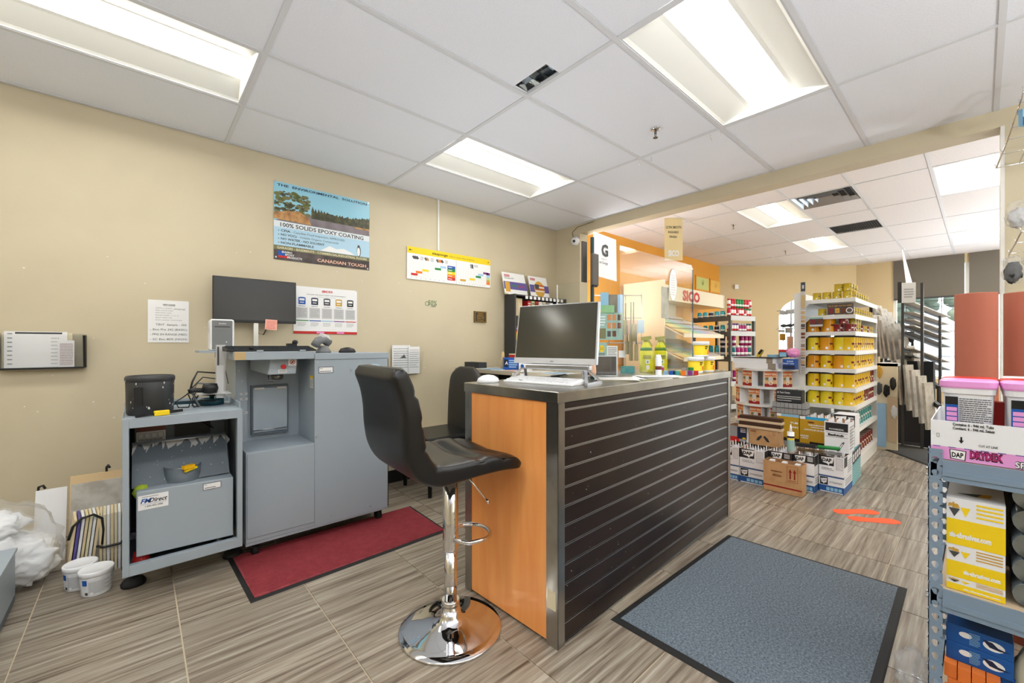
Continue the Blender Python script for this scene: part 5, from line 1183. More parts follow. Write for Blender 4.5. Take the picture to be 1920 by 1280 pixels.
QC={}
def tin(kind,lab,x,y,z,rz,grp):
    if kind not in QC:
        r,h,c,l,inks=dict(quart=(.051,.122,'can_yellow','can_lid','maroon'),quart2=(.051,.122,'can_yellow2','can_lid','maroon'),half=(.034,.066,'can_gold','can_lidg','olive'),maroon=(.036,.068,'can_maroon','can_lidg','white'),wide=(.056,.122,'can_orange','can_lid','brown'),tealb=(.03,.13,'teal','white','white'),redtin=(.05,.12,'maroon','can_lid','cream'))[kind]
        t=thing('stain_can','x','can',(0,0,0)); m=MB(); m.lathe((0,0,0),[(r,0),(r*1.02,.002),(r*.99,.005),(r*.99,h*.93),(r*1.02,h*.945),(r*1.02,h*.96)],c,18); m.build('body',t)
        MB().lathe((0,0,0),[(r*1.02,h*.955),(r*.97,h),(r*.9,h*.985),(.001,h*.985)],l,18).build('lid',t)
        m=MB()
        def arc(a0,a1,z0,z1,cc):
            for q in range(3):
                p=R(a0+(a1-a0)*q/3); s=R(a0+(a1-a0)*(q+1)/3); e=r*1.0+.0008; m.quad([(e*math.cos(p),e*math.sin(p),z0*h),(e*math.cos(s),e*math.sin(s),z0*h),(e*math.cos(s),e*math.sin(s),z1*h),(e*math.cos(p),e*math.sin(p),z1*h)],cc)
        for b in (0,180): arc(-118+b,-88+b,.42,.56,inks); arc(-150+b,-132+b,.1,.26,'white'); arc(-123+b,-121+b,.06,.92,'cream'); arc(-86+b,-70+b,.2,.38,inks)
        m.build('label',t); QC[kind]=t; t.location=(x,y,z); t.rotation_euler=(0,0,rz); t['label']=lab; t['group']=grp
    else: dup(QC[kind],(x,y,z),rz,lab,grp)
lv=['top','second','third','fourth','fifth','sixth','seventh','eighth']
gname='stain cans on the white shelving'
r3=random.Random(12)
for li,z in enumerate(GZ):
    if li in (3,4,5,6):
        for i in range(3):
            kd=('quart','quart2','quart2','wide')[(li)%4 if i%2 else (li-1)%4]; tin(kd,'yellow can, %s from the back, open near end, %s shelf down'%(ORD[i],lv[li]),GX0+.062,GY0+Dp-.05-.102*i,z,r3.uniform(-.4,.2)-.5,gname)
        for i in range(10):
            kd='quart' if li<6 or i<5 else 'redtin'; 
            if li==5 and i>7: kd='redtin'
            tin(kd,'%s can, %s from the near corner, aisle side, %s shelf down'%('dark' if kd=='redtin' else 'yellow',ORD[i],lv[li]),GX0+.062+.109*i,GY0+.058,z,r3.uniform(-.5,.3),gname)
    elif li==0:
        for i in range(4): tin('half','small gold can, %s from the back in the bottom layer on the very top'%ORD[i],GX0+.05,GY0+.285-.075*i,z,-.6,gname)
        for i in range(6): tin('half','small gold can, %s from the near corner along the front of the very top'%ORD[i],GX0+.05+.115*(i+1),GY0+.045,z,-.4,gname)
        for i,(x,y) in enumerate(((.05,.11),(.05,.045),(.165,.045),(.28,.045))): tin('half','small gold can stacked on the other gold cans, %s from the left'%ORD[i],GX0+x,GY0+y+.012,z+.067,-.5,gname)
    elif li==1:
        for i in range(9): tin('half','small gold can, %s from the near corner along the front of the second shelf'%ORD[i],GX0+.07+.115*i,GY0+.045,z,-.4,gname)
        tin('half','single small gold can left of the dark slogan panel',GX0+.06,GY0+.245,z,-.5,gname)
    elif li==2:
        for i in range(2): tin('wide','broad orange-yellow can, %s at the back of the open end of the third shelf'%ORD[i],GX0+.065,GY0+Dp-.05-.115*i,z,-.6,gname)
        for i in range(2): tin('maroon','small dark red can, %s of the lower pair, near corner, third shelf down'%ORD[i],GX0+.05,GY0+.125-.08*i,z,-.5,gname)
        tin('maroon','small dark red can stacked on the two dark red cans',GX0+.05,GY0+.085,z+.069,-.5,gname)
        for i in range(9): tin('half' if i%3 else 'maroon','small can, %s behind the corner, aisle side, third shelf down'%ORD[i],GX0+.14+.108*i,GY0+.045,z,-.4,gname)
        for i in range(3): tin('half','small gold can stacked in the upper layer of the third shelf, %s from the corner'%ORD[i],GX0+.14+.108*i,GY0+.045,z+.067,-.4,gname)
    elif li==7:
        for i in range(9): tin('tealb','slim teal bottle, %s from the near corner on the eighth shelf'%ORD[i],GX0+.07+.115*i,GY0+.05,z,-.4,gname)
    else:
        for i in range(9): tin('redtin','dark red tin, %s from the near corner on the lowest shelf'%ORD[i],GX0+.07+.115*i,GY0+.06,z,-.4,gname)
# slogan panel
def endsign(name,lab,y0,y1,z0,z1,bg,fn,x=GX0-.012,cat='sign'):
    t=thing(name,lab,cat,(x,y1,z0),R(-90)); w2=y1-y0; h2=z1-z0; MB().box(0,w2,0,.006,0,h2,bg).build('panel',t); m=MB(); fn(m.face((0,0,0),(1,0,0),(0,0,1)),w2,h2); m.build('print',t); return t
endsign('slogan_panel','dark brown slogan panel with yellow lettering on the second shelf end',.74,.93,1.402,1.50,'darkbrown',lambda f,w,h:(f.text('Do it right the first time!',.05*w,.75*h,.13*h,'gold',w=.88*w),f.rect(.06*w,.24*w,.1*h,.6*h,'maroon',.0006),f.rect(.3*w,.47*w,.15*h,.58*h,'gold',.0006),f.rect(.53*w,.70*w,.12*h,.6*h,'brown',.0006),f.ring(.84*w,.35*h,.13*w,.006,'white'),f.text('100',.33*w,.3*h,.12*h,'dgrey',w=.1*w,e=.001)))
endsign('info_panel','small brown and grey card clipped to the third shelf end',.96,1.06,1.30,1.385,'darkbrown',lambda f,w,h:(f.rect(0,w,0,.2*h,'lgrey',.0005),f.rect(.05*w,.45*w,.3*h,.75*h,'maroon',.0005),f.rect(.55*w,.95*w,.3*h,.75*h,'brown',.0005),f.rect(0,w,.82*h,h,'paleteal',.0005)),x=GX0-.03)
def strip(f,w,h):
    r4=random.Random(3); z=0
    while z<h*.82:
        k=r4.uniform(.015,.05); f.rect(.1*w,.9*w,z,min(z+k*.7,h*.84),('brown','plank_face','darkbrown','tan','plank','rock')[r4.randrange(6)],.0006); z+=k
    f.rect(.05*w,.95*w,h*.9,h,'inkgrey',.0006); f.rect(.3*w,.7*w,h*.93,h*.97,'lgrey',.001); f.rect(.1*w,.9*w,h*.72,h*.86,'tan',.0009)
endsign('sample_strip','tall narrow sign strip with wood tone photos on the gondola end',1.085,1.125,.86,1.715,'lgrey',strip,x=GX0-.06)
# ---- curved end rack with stain packs
RC=Vector((4.66,1.42,0)); RR=.275
er=thing('curved_end_rack','white half-round end rack holding brown stain packs','rack',RC)
for z in (.905,.735,.565,.395):
    P=[(RR*math.cos(a),RR*math.sin(a)) for a in [R(90)+math.pi*i/20 for i in range(21)]]; MB().prism(P,z-.022,z,S_).build('curved_shelf',er)
MB().box(-.01,.01,-RR,RR,0,.905,S_).build('back_plate',er); MB().prism([(.25*math.cos(a),.25*math.sin(a)) for a in [R(90)+math.pi*i/16 for i in range(17)]],0,.10,S_).build('base',er)

def pack(lab,x,y,z,rz,w=.105,d=.08,h=.148,txt='READY SEAL'):
    t=thing('stain_pack',lab,'pack',(x,y,z),rz,'brown stain packs on the curved rack'); MB().box(-w/2,w/2,-d/2,d/2,0,h,'white_card').build('carton',t,bevel=.002)
    m=MB(); f=m.face((-w/2,-d/2-.0003,0),(1,0,0),(0,0,1)); f.rect(.003,w-.003,0,h*.98,'rs_tan',.0003); f.rect(.003,w-.003,h*.68,h*.98,'rs_orange',.0006); f.rect(.003,w-.003,0,h*.2,'rs_red',.0006); f.text(txt,.05*w,h*.75,.016,'cream',w=.9*w,bold=.04,e=.001)
    f.disc(.5*w,h*.5,.02,'lgrey',.0009,.022); f.disc(.22*w,h*.52,.014,'olive',.0009); f.disc(.8*w,h*.52,.014,'brown',.0009); f.ring(.5*w,h*.25,.018,.005,'white',.0012)
    m.build('art_panel',t); return t
k=0
for li,z in enumerate((.735,.565,.395)):
    for i,ph in enumerate(((120,160,205,238) if li==0 else (128,175,222) if li==1 else (140,178,215))):
        a=R(ph); q=RC+Vector((math.cos(a),math.sin(a),0))*(RR-.055); pack('brown stain pack, %s from the left on the %s tier of the curved rack'%(ORD[i],['top','middle','bottom'][li]),q.x,q.y,z,a+R(90)); k+=1
# on the curved rack top
RT=.905
def simple_box(name,lab,cat,x,y,z,rz,w,d,h,m_,fn=None,bev=0,grp=None,sidefn=None):
    t=thing(name,lab,cat,(x,y,z),rz,grp); MB().box(-w/2,w/2,-d/2,d/2,0,h,m_).build('carton',t,bevel=bev)
    if fn: m=MB(); fn(m.face((-w/2,-d/2-.0003,0),(1,0,0),(0,0,1)),w,h); m.build('print',t)
    if sidefn: m=MB(); sidefn(m.face((w/2+.0003,-d/2,0),(0,1,0),(0,0,1)),d,h); m.build('side_print',t)
    return t
simple_box('flat_white_box','lower of two flat white boxes on the curved rack','box',4.52,1.44,RT,R(-90),.36,.25,.05,'white_card',lambda f,w,h:f.rect(w*.82,w,0,h,'plank_face',.0004))
simple_box('flat_white_box','upper of two flat white boxes on the curved rack','box',4.525,1.455,RT+.0505,R(-92),.35,.25,.05,'white_card',lambda f,w,h:f.rect(w*.85,w,0,h,'plank_face',.0004))
tag(MB().box(-.19,.19,-.14,.14,0,.004,'rubber').build('black_sheet',None,(4.53,1.45,RT+.1015),R(-93)),'black flat sheet lying on the white boxes','sheet')
t=thing('utility_knife','yellow and black tape roll standing on the black sheet','tape',(4.50,1.42,RT+.106),R(-90)); MB().bar((-.02,0,.006),(.015,0,.065),.03,.03,'can_gold').bar((-.012,-.001,.03),(.018,-.001,.07),.031,.022,'black').build('body',t)
simple_box('pale_blue_box','small flat grey-blue box behind the yellow tape roll','box',4.60,1.34,RT+.106,R(-90),.09,.05,.025,'skyb')
simple_box('red_pouch','red topped box with blue picture on the curved rack','box',4.56,1.24,RT+.106,R(-90),.07,.05,.075,'inkgrey',lambda f,w,h:(f.rect(0,w,h*.7,h,'red',.0004),f.rect(w*.1,w*.9,.1*h,.65*h,'skyb',.0006)))
o=irregular('sponge_bag',(4.56,1.165,RT+.15),.055,3,'pink',(.9,1,.75),.2); tag(o,'pink bag of sponges with red top at the right end of the curved rack','bag')
simple_box('blue_sign_box','blue box with white lettering at the right end of the curved rack','box',4.50,1.17,RT,R(-90),.10,.10,.095,'blue',lambda f,w,h:(f.text('PLEASE',.35*w,.72*h,.012,'white',w=.5*w),f.text('PAINT CAN',.05*w,.5*h,.012,'white',w=.85*w),f.rect(.02*w,.98*w,.05*h,.4*h,'navy',.0004)))
# blister packs hanging on the far side
PB=[(1462,582,1478,620,'dgrey'),(1473,580,1488,620,'dgrey'),(1484,580,1497,618,'dgrey'),(1458,618,1474,640,'gold'),(1470,615,1490,660,'peach'),(1488,620,1499,668,'darkbrown'),(1486,655,1497,690,'dgrey')]
for k,(a,b,c,d,col) in enumerate(PB):
    q=A((a+c)/2,d,4.55-.02*k); w2=(c-a)*4.5/FPX; h2=(d-b)*4.5/FPX; t=thing('blister_pack','clear pack with %s content hanging left of the gondola end, %s of the group'%({'dgrey':'black wheel','gold':'yellow','peach':'tan','darkbrown':'dark'}[col],ORD[k]),'pack',q,YAW-R(90)+.1*k,'packs hanging beside the gondola')
    MB().box(-w2/2,w2/2,0,.004,0,h2,'film').build('blister',t); MB().box(-w2/2,w2/2,.004,.006,h2*.8,h2,'white').build('header_card',t)
    m=MB(); (m.lathe((0,.0,h2*.25),[(.001,-.02),(w2*.4,-.01),(w2*.42,.01),(.001,.02)],col,12,1,.5) if k in(0,1,2) else m.box(-w2*.35,w2*.35,-.015,0.0,h2*.1,h2*.65,col)); m.build('content',t)
tag(MB().tube([A(1457,583,4.6),A(1500,578,4.6)],.004,'alu').tube([A(1455,618,4.6),A(1462,612,4.6),A(1500,612,4.6)],.004,'alu').tube([A(1468,580,4.57),A(1468,705,4.57)],.004,'alu').tube([A(1482,580,4.57),A(1482,705,4.57)],.004,'alu').tube([A(1493,580,4.57),A(1493,705,4.57)],.004,'alu').build('peg_rail'),'thin metal pegs carrying the packs left of the gondola','peg')
# ================================================================ CARTON PILE IN THE AISLE

def dap(f,w,h,low=False,black=False):
    if low:
        f.rect(0,w,0,h*.42,'dap_blue',.0004); f.rect(.04*w,.36*w,.45*h,.92*h,'dap_black',.0006); f.poly([(.07*w,.80*h),(.33*w,.85*h),(.30*w,.58*h),(.22*w,.56*h),(.21*w,.48*h),(.16*w,.56*h),(.10*w,.58*h)],'white',.001); f.text('DAP',.10*w,.63*h,.14*h,'black',w=.19*w,e=.0014)
        f.text('DYNAFLEX',.42*w,.6*h,.1*h,'dgrey',w=.5*w,shear=.2); f.rect(0,w,.94*h,h,'dap_blue',.0006)
        for i in range(4): f.rect((.3+.16*i)*w,(.43+.16*i)*w,.12*h,.32*h,'skyb',.0008)
        f.rect(.05*w,.95*w,.02*h,.07*h,'white',.0008)
    else:
        f.rect(0,w,.62*h if black else .62*h,h,'dap_black',.0004) if black else f.rect(0,.6*w,.52*h,h,'dap_black',.0004)
        f.poly([(.08*w,.93*h),(.60*w,.96*h),(.55*w,.66*h),(.42*w,.63*h),(.40*w,.52*h),(.33*w,.62*h),(.16*w,.66*h)],'white',.0008); f.text('DAP',.14*w,.71*h,.16*h,'black',w=.37*w,bold=.05,e=.0012)
        if black: f.lines(.68*w,.94*w,.7*h,.95*h,4,'white',5,.5)
        else: 
            f.frame(.68*w,.94*w,.36*h,.94*h,.002,'grey'); f.lines(.70*w,.92*w,.38*h,.92*h,9,'lgrey',6,.4,gap=False)
        f.text('DYNAFLEX 230',.12*w,.36*h,.05*h,'dgrey',w=.4*w); f.lines(.12*w,.6*w,.28*h,.34*h,1,'grey',7)
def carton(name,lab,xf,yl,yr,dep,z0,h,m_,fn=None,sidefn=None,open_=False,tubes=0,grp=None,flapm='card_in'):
    w=yl-yr; t=thing(name,lab,'box',(xf,(yl+yr)/2,z0),R(-90),grp); m=MB()
    if open_:
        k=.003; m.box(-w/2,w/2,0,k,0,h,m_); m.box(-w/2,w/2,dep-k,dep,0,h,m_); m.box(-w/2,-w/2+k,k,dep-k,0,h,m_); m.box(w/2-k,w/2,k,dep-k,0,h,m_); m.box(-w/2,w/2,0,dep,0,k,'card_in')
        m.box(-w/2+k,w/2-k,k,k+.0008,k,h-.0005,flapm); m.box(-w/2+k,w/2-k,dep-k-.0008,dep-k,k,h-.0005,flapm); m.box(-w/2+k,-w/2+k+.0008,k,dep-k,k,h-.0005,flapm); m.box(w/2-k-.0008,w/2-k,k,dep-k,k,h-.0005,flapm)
    else: m.box(-w/2,w/2,0,dep,0,h,m_)
    m.build('carton',t)
    if fn: m=MB(); fn(m.face((-w/2,-.0003,0),(1,0,0),(0,0,1)),w,h); m.build('print',t)
    if sidefn: m=MB(); sidefn(m.face((w/2+.0003,0,0),(0,1,0),(0,0,1)),dep,h); m.build('side_print',t)
    if tubes:
        nx=max(2,int(w/.05)); ny=min(6,max(2,int(dep/.05)))
        for i in range(nx):
            for j in range(ny):
                x=-w/2+w*(i+.5)/nx; y=dep*(j+.5)/ny; c=MB(); c.cyl((x,y,.01),(x,y,h-.03),.022,'plastic_white',10); c.cyl((x,y,h-.03),(x,y,h+.018),.008,'plastic_white',8,.003); o=c.build('caulk_tube',t)
    return t
ST=('leftmost','second from the left','third from the left','rightmost')
g='caulk cartons piled in the aisle'
for i,(xf,yl,yr,blk) in enumerate(((3.72,1.47,1.335,0),(3.72,1.33,1.145,0),(3.81,1.137,.985,1),(3.84,.98,.842,1),(3.95,.836,.68,0))):
    pos=('half-hidden leftmost','second from the left','third, behind the brown carton','fourth, just right of the brown carton','rightmost')[i]
    carton('caulk_carton','lower blue and white caulk carton, %s stack'%pos,xf,yl,yr,.30,0,.125,'white_card',lambda f,w,h:dap(f,w,h,True),lambda f,w,h:(f.rect(0,w,0,h*.42,'dap_blue',.0004),f.lines(.1*w,.9*w,.5*h,.9*h,3,'grey',4)),grp=g)
    carton('caulk_carton','upper open %s caulk carton, %s stack'%('black-banded' if blk else 'white',pos),xf,yl,yr,.30,.126,.152,'white_card',lambda f,w,h,b=blk:dap(f,w,h,False,b),lambda f,w,h:(f.rect(0,w*.35,h*.5,h,'dap_black',.0004),f.lines(.4*w,.9*w,.1*h,.8*h,6,'grey',4)),True,1,g)
for i in range(4):
    x0=4.262+.108*i; carton('aqua_carton','pale teal caulk carton, %s along the right side of the pile'%ORD[i],x0,.84,.682+.004*i,.104,0,.27,'aqua',None,lambda f,w,h:(f.rect(0,w,.62*h,h,'dap_black',.0004),f.poly([(.25*w,.68*h),(.75*w,.70*h),(.7*w,.93*h),(.2*w,.9*h)],'white',.0007),f.text('DAP',.3*w,.76*h,.08*h,'black',w=.4*w,e=.001),f.lines(.15*w,.85*w,.1*h,.55*h,5,'paleteal',i,.5)),False,0,'pale teal cartons')
def bro(f,w,h):
    f.rect(0,w,.175*h,.225*h,'rs_red',.0004); f.frame(.62*w,.90*w,.42*h,.93*h,.0018,'rs_red')
    for a in (.69,.80): f.rect(a*w,(a+.035)*w,.52*h,.74*h,'rs_red',.0006); f.poly([((a-.025)*w,.73*h),((a+.06)*w,.73*h),((a+.0175)*w,.85*h)],'rs_red',.0006)
    f.rect(.66*w,.86*w,.465*h,.48*h,'rs_red',.0006); f.lines(.2*w,.5*w,.66*h,.72*h,1,'brown',3); f.lines(.25*w,.48*w,.52*h,.6*h,2,'brown',5)
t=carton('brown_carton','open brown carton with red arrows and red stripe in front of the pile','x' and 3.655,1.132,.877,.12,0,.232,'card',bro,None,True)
for k in range(3):
    m=MB(); m.box(-.09+.085*k,-.06+.085*k,.002,.05,.215,.238,'plastic_white'); m.build('pouch_top',t)
# second tier
t=carton('handle_carton','small brown carton with two leaf-shaped handle holes on top of the pile','x' and 3.90,1.318,1.10,.14,.283,.135,'card',lambda f,w,h:(f.poly([(.25*w,.3*h),(.35*w,.32*h),(.46*w,.58*h),(.42*w,.66*h),(.3*w,.5*h)],'machine_in',.0006),f.poly([(.54*w,.66*h),(.5*w,.56*h),(.62*w,.3*h),(.72*w,.28*h),(.66*w,.48*h)],'machine_in',.0006),f.lines(.05*w,.25*w,.8*h,.95*h,3,'brown',3),f.frame(.82*w,.9*w,.75*h,.93*h,.002,'brown')),None,True)
carton('red_grey_carton','grey and red carton with a black and yellow panel at the left of the pile','x' and 3.93,1.50,1.33,.15,.283,.135,'grey',lambda f,w,h:(f.rect(0,.55*w,0,.3*h,'red',.0004),f.rect(.45*w,.9*w,.2*h,.95*h,'navy',.0006),f.rect(.7*w,.85*w,.2*h,.3*h,'yellow',.0008),f.rect(.9*w,w,0,h,'white',.0008),f.lines(.6*w,.85*w,.6*h,.9*h,3,'white',3,e=.001)),None,True)

for k in range(2):
    t=thing('broom_head',['lower push broom head with pale wooden block on the brown handle carton','upper push broom head stacked on the other broom head'][k],'brush',(3.93+.01*k,1.235,.420+.052*k),R(-90)); MB().box(-.17,.16,-.035,.035,0,.022,'pinewood').build('block',t,bevel=.003); MB().box(-.165,.155,-.033,.033,.022,.05,'bristle').build('bristles',t)
def must(f,w,h,full):
    f.rect(0,w,.90*h,h,'skyb' if not full else 'cyan',.0005); f.rect(0,.2*w,.9*h,h,'white',.0007)
    if full:
        f.disc(.4*w,.8*h,.13*w,'brown',.0006,.03*h); f.text('TUB SURROUND',.3*w,.68*h,.05*h,'white',w=.6*w,bold=.04,shear=.2); f.text('CONTOUR DE BAIN',.15*w,.50*h,.05*h,'white',w=.75*w,bold=.04,shear=.2); f.text('LIQUID',.02*w,.26*h,.05*h,'white',w=.3*w,bold=.04); f.text('NAILS',.05*w,.18*h,.05*h,'white',w=.25*w,bold=.04); f.lines(.4*w,.9*w,.6*h,.65*h,1,'white',3)
        f.rect(.35*w,.85*w,0,.09*h,'black',.0006)
    else: f.text('TUB',.6*w,.66*h,.06*h,'white',w=.35*w,bold=.04); f.text('BAIN',.6*w,.50*h,.06*h,'white',w=.35*w,bold=.04); f.rect(0,w,0,.12*h,'black',.0006)
carton('mustard_carton','mustard carton half hidden by the broom heads','x' and 4.29,1.22,1.05,.12,.283,.235,'mustard',lambda f,w,h:must(f,w,h,False))
carton('mustard_carton','mustard tub surround carton with blue top edge in the middle of the pile','x' and 4.28,1.043,.84,.2,.283,.232,'mustard',lambda f,w,h:must(f,w,h,True),None,True,1)
carton('bathtub_carton','white and black carton reading Bathtub on the right of the pile','x' and 4.10,.832,.676,.2,.283,.238,'white_card',lambda f,w,h:(f.rect(.04*w,.96*w,.70*h,.97*h,'dap_black',.0005),f.text('POWERSEAL',.2*w,.74*h,.05*h,'white',w=.6*w,e=.001,shear=.1),f.text('Bathtub',.15*w,.54*h,.07*h,'black',w=.65*w,bold=.05),f.rect(.05*w,.95*w,.50*h,.51*h,'black',.0006),f.rect(.05*w,.95*w,.64*h,.65*h,'black',.0006),f.poly([(.5*w,.05*h),(.6*w,.05*h),(.82*w,.34*h),(.80*w,.38*h),(.72*w,.34*h)],'dgrey',.0006),f.poly([(.55*w,.09*h),(.6*w,.08*h),(.77*w,.31*h),(.73*w,.31*h)],'white',.0009)),lambda f,w,h:(f.rect(.1*w,.6*w,.3*h,.8*h,'lgrey',.0005),f.lines(.1*w,.9*w,.1*h,.9*h,8,'grey',4)),True,1)
carton('black_top_carton','caulk carton with black top band at the back right of the pile','x' and 4.42,.83,.69,.2,.283,.26,'white_card',lambda f,w,h:dap(f,w,h,False,True))
for k in range(2):
    t=thing('foam_block_tray',['lower tray of grey ridged foam blocks on the mustard carton','upper tray of grey ridged foam blocks on the mustard carton'][k],'foam',(4.30,1.13,.519+.05*k),R(-90)); 
    for i in range(8):
        m=MB(); m.box(-.13+.0325*i,-.13+.0325*i+.030,0,.12,0,.046,'grey'); m.build('foam_block',t)
    MB().box(-.132,.132,-.002,.122,-.001,.003,'dgrey').build('tray',t)
simple_box('dark_cloth_box','dark grey box with white text lines on the foam blocks','box',4.34,1.13,.62,R(-90),.20,.09,.11,'machine_in',lambda f,w,h:(f.text('24 Tack Cloths',.05*w,.72*h,.014,'white',w=.5*w),f.rect(.05*w,.95*w,.45*h,.5*h,'lgrey',.0005),f.rect(.05*w,.95*w,.3*h,.35*h,'lgrey',.0005),f.lines(.05*w,.6*w,.08*h,.2*h,1,'lgrey',2)),bev=.004)
t=thing('caulk_tube','single white and green caulk tube standing on the front cartons','tube',(3.815,.99,.283)); MB().cyl((0,0,0),(0,0,.165),.024,'plastic_white',18).build('body',t); MB().cyl((0,0,.165),(0,0,.225),.012,'plastic_white',12,.003).build('nozzle',t); m=MB(); m.cyl((0,0,.02),(0,0,.115),.0246,'paleteal',18,cap=False).cyl((0,0,.12),(0,0,.135),.0246,'dap_black',18,cap=False).cyl((0,0,.105),(0,0,.118),.0248,'yellow',18,cap=False); m.build('label',t)
t=thing('trowel','steel trowel with green handle lying on the cartons','trowel',(3.97,.83,.283),R(-80)); MB().box(-.15,.13,-.05,.05,.012,.014,'steel_dark').build('blade',t); MB().cyl((-.02,0,.05),(.12,0,.055),.014,'green',14).build('handle',t); MB().tube([(-.02,0,.05),(-.05,0,.04),(-.04,0,.014)],.006,'steel').build('tang',t); MB().box(-.16,-.03,-.012,.012,.035,.062,'dap_black').build('black_tube',t)
# ================================================================ FLOORING SAMPLES AND DARK RACK BY THE WINDOW
def plankpiece(name,lab,grp,p0,p1,wd,parent=None,th=.012):
    """p0 top, p1 bottom; width direction mostly -y"""
    p0=Vector(p0);p1=Vector(p1); u=(p0-p1).normalized(); wv=Vector((.96,-.28,0)).normalized()*.18; n_=Vector((.28,.96,0)).normalized()*.02
    o=MB(); o.hexa([p1,p1+wv,p1+wv+n_,p1+n_,p0,p0+wv,p0+wv+n_,p0+n_],'plank'); c=(p0+p1)/2
    q=o.build(name); return tag(q,lab,'sample',grp)
pr=[(1674,676,1678,747),(1685,674,1691,759),(1697,684,1704,770),(1709,694,1716,782),(1721,705,1728,794),(1733,718,1740,806)]
for i,(a,b,c,d) in enumerate(pr):
    dd=4.75-.14*i; plankpiece('flooring_sample','long grey wood flooring sample, %s from the left in the lower front row'%ORD[i],'flooring samples in front of the window',A(a,b,dd),A(c,d,dd-.02),.085)
pr=[(1637,590,1643,668),(1648,592,1654,672),(1652,600,1662,668),(1663,612,1672,676),(1675,622,1683,690),(1688,636,1697,700),(1700,648,1709,716),(1712,662,1722,730),(1724,676,1734,742)]
for i,(a,b,c,d) in enumerate(pr):
    dd=5.3-.09*i; plankpiece('flooring_sample','grey flooring sample, %s from the left in the upper back row'%ORD[i],'flooring samples in front of the window',A(a,b,dd),A(c,d,dd-.02),.13)
pr=[(1640,572,1646,600),(1650,578,1657,604),(1662,592,1668,618),(1674,606,1680,630),(1686,618,1692,644)]
for i,(a,b,c,d) in enumerate(pr):
    dd=5.6-.09*i; plankpiece('flooring_sample','short pale flooring sample, %s from the left in the top row'%ORD[i],'flooring samples in front of the window',A(a,b,dd),A(c,d,dd-.02),.13)

ds=thing('sample_display','dark stepped stand holding the rows of grey flooring samples','stand',(0,0,0))
for (a,b,c,d,e_,f_) in ((1645,640,5.25,1742,728,4.5),(1680,715,4.7,1742,765,3.95),(1645,590,5.6,1695,640,5.2)):
    p=A(a,b,c)+Vector((.2,-.06,0)); q=A(d,e_,f_)+Vector((.2,-.06,0)); MB().bar(p,q,.03,.04,'rack_dark').build('rail',ds)
    for u in (p,q): MB().box(u.x-.012,u.x+.012,u.y-.012,u.y+.012,0,u.z,'rack_dark').build('post',ds)
q0=onZ(1660,828,0); q1=onZ(1750,843,0)
dp=thing('dark_display_base','tall dark navy display panel behind the flooring samples','panel',(q0.x,q0.y,0),math.atan2(q1.y-q0.y,q1.x-q0.x)); wq=(q1-q0).length
MB().box(0,wq,0,.05,0,.95,'navy_panel').build('panel',dp); MB().box(0,wq,-.03,0,0,.012,'lgrey').build('foot_strip',dp)
for i,(px0,py0,px1,py1,dd,c,lab) in enumerate(((1636,575,1647,680,5.7,'lgrey','pale grey tall sample board right of the yellow cans'),(1656,585,1673,700,6.4,'lgrey','bluish white tall board with a dark left edge before the beige wall'))):
    a=A(px0,py0,dd); w2=(px1-px0)*dd/FPX; h2=a.z; a.z=0; t=thing('sample_board',lab,'board',a,YAW-R(90)); MB().box(0,w2,0,.02,0,h2,c).build('board',t); MB().box(-.02,0,0,.03,0,h2,'black').build('edge',t)
# dark trim rack
tr=thing('trim_rack','dark metal rack with slanting trim samples in front of the window','rack',(6.3,.57,0))
E0=Vector((0,0,0)); dirx=Vector((2.0,-.21,0)); off=Vector((.03,-.15,0))
zl=(1.583,1.477,1.395,1.33,1.253,1.08,1.0); zr=(1.5,1.396,1.293,1.193,1.09,.88,.775)
for f_,h_ in ((0,1.80),(.45,1.58)):
    for o_ in (Vector(),off): 
        p=dirx*f_+o_; MB().box(p.x-.02,p.x+.02,p.y-.012,p.y+.012,0,h_ if not (o_.length and f_) else h_-.1,'rack_dark').build('post',tr)
MB().bar((0,0,.05),off+Vector((0,0,.05)),.03,.03,'rack_dark').build('foot',tr)
for i in range(7):
    m=MB(); m.bar(Vector((0,0,zl[i])),dirx+Vector((0,0,zr[i])),.02,.035 if i else .02,'rack_dark'); m.build('rail',tr)
    m=MB(); m.bar(Vector((0.02,-.05,zl[i]+.012)),dirx+Vector((0,-.05,zr[i]+.012)),.08,.012,'plank' if i in(0,1,2,3,5) else 'dgrey'); m.build('trim_sample',tr)
sg=thing('rack_sign','grey sign plate with a black edge on top of the dark trim rack','sign',(6.25,.575,1.59),R(-65)); MB().box(0,.12,0,.012,0,.22,'lgrey').box(-.03,0,0,.014,0,.23,'black').build('plate',sg); m=MB(); f=m.face((0,-.0003,0),(1,0,0),(0,0,1)); f.lines(.02,.1,.05,.16,4,'grey',3); m.build('print',sg)
t=thing('hanging_tag','long white price tag hanging from the ceiling above the trim rack','tag',A(1691,467,7.71)); 
a=A(1691,467,7.71); b=A(1704,534,7.71); m=MB(); m.hexa([Vector((0,0,0)),Vector((.02,-.01,0)),Vector((.02,-.008,0)),Vector((0,.002,0))]+[Vector((0,0,.01))]*0+[Vector((b-a)+Vector((-.03,.03,0))),Vector((b-a)+Vector((.05,-.05,0))),Vector((b-a)+Vector((.05,-.048,0))),Vector((b-a)+Vector((-.03,.032,0)))],'white'); m.build('strip',t)
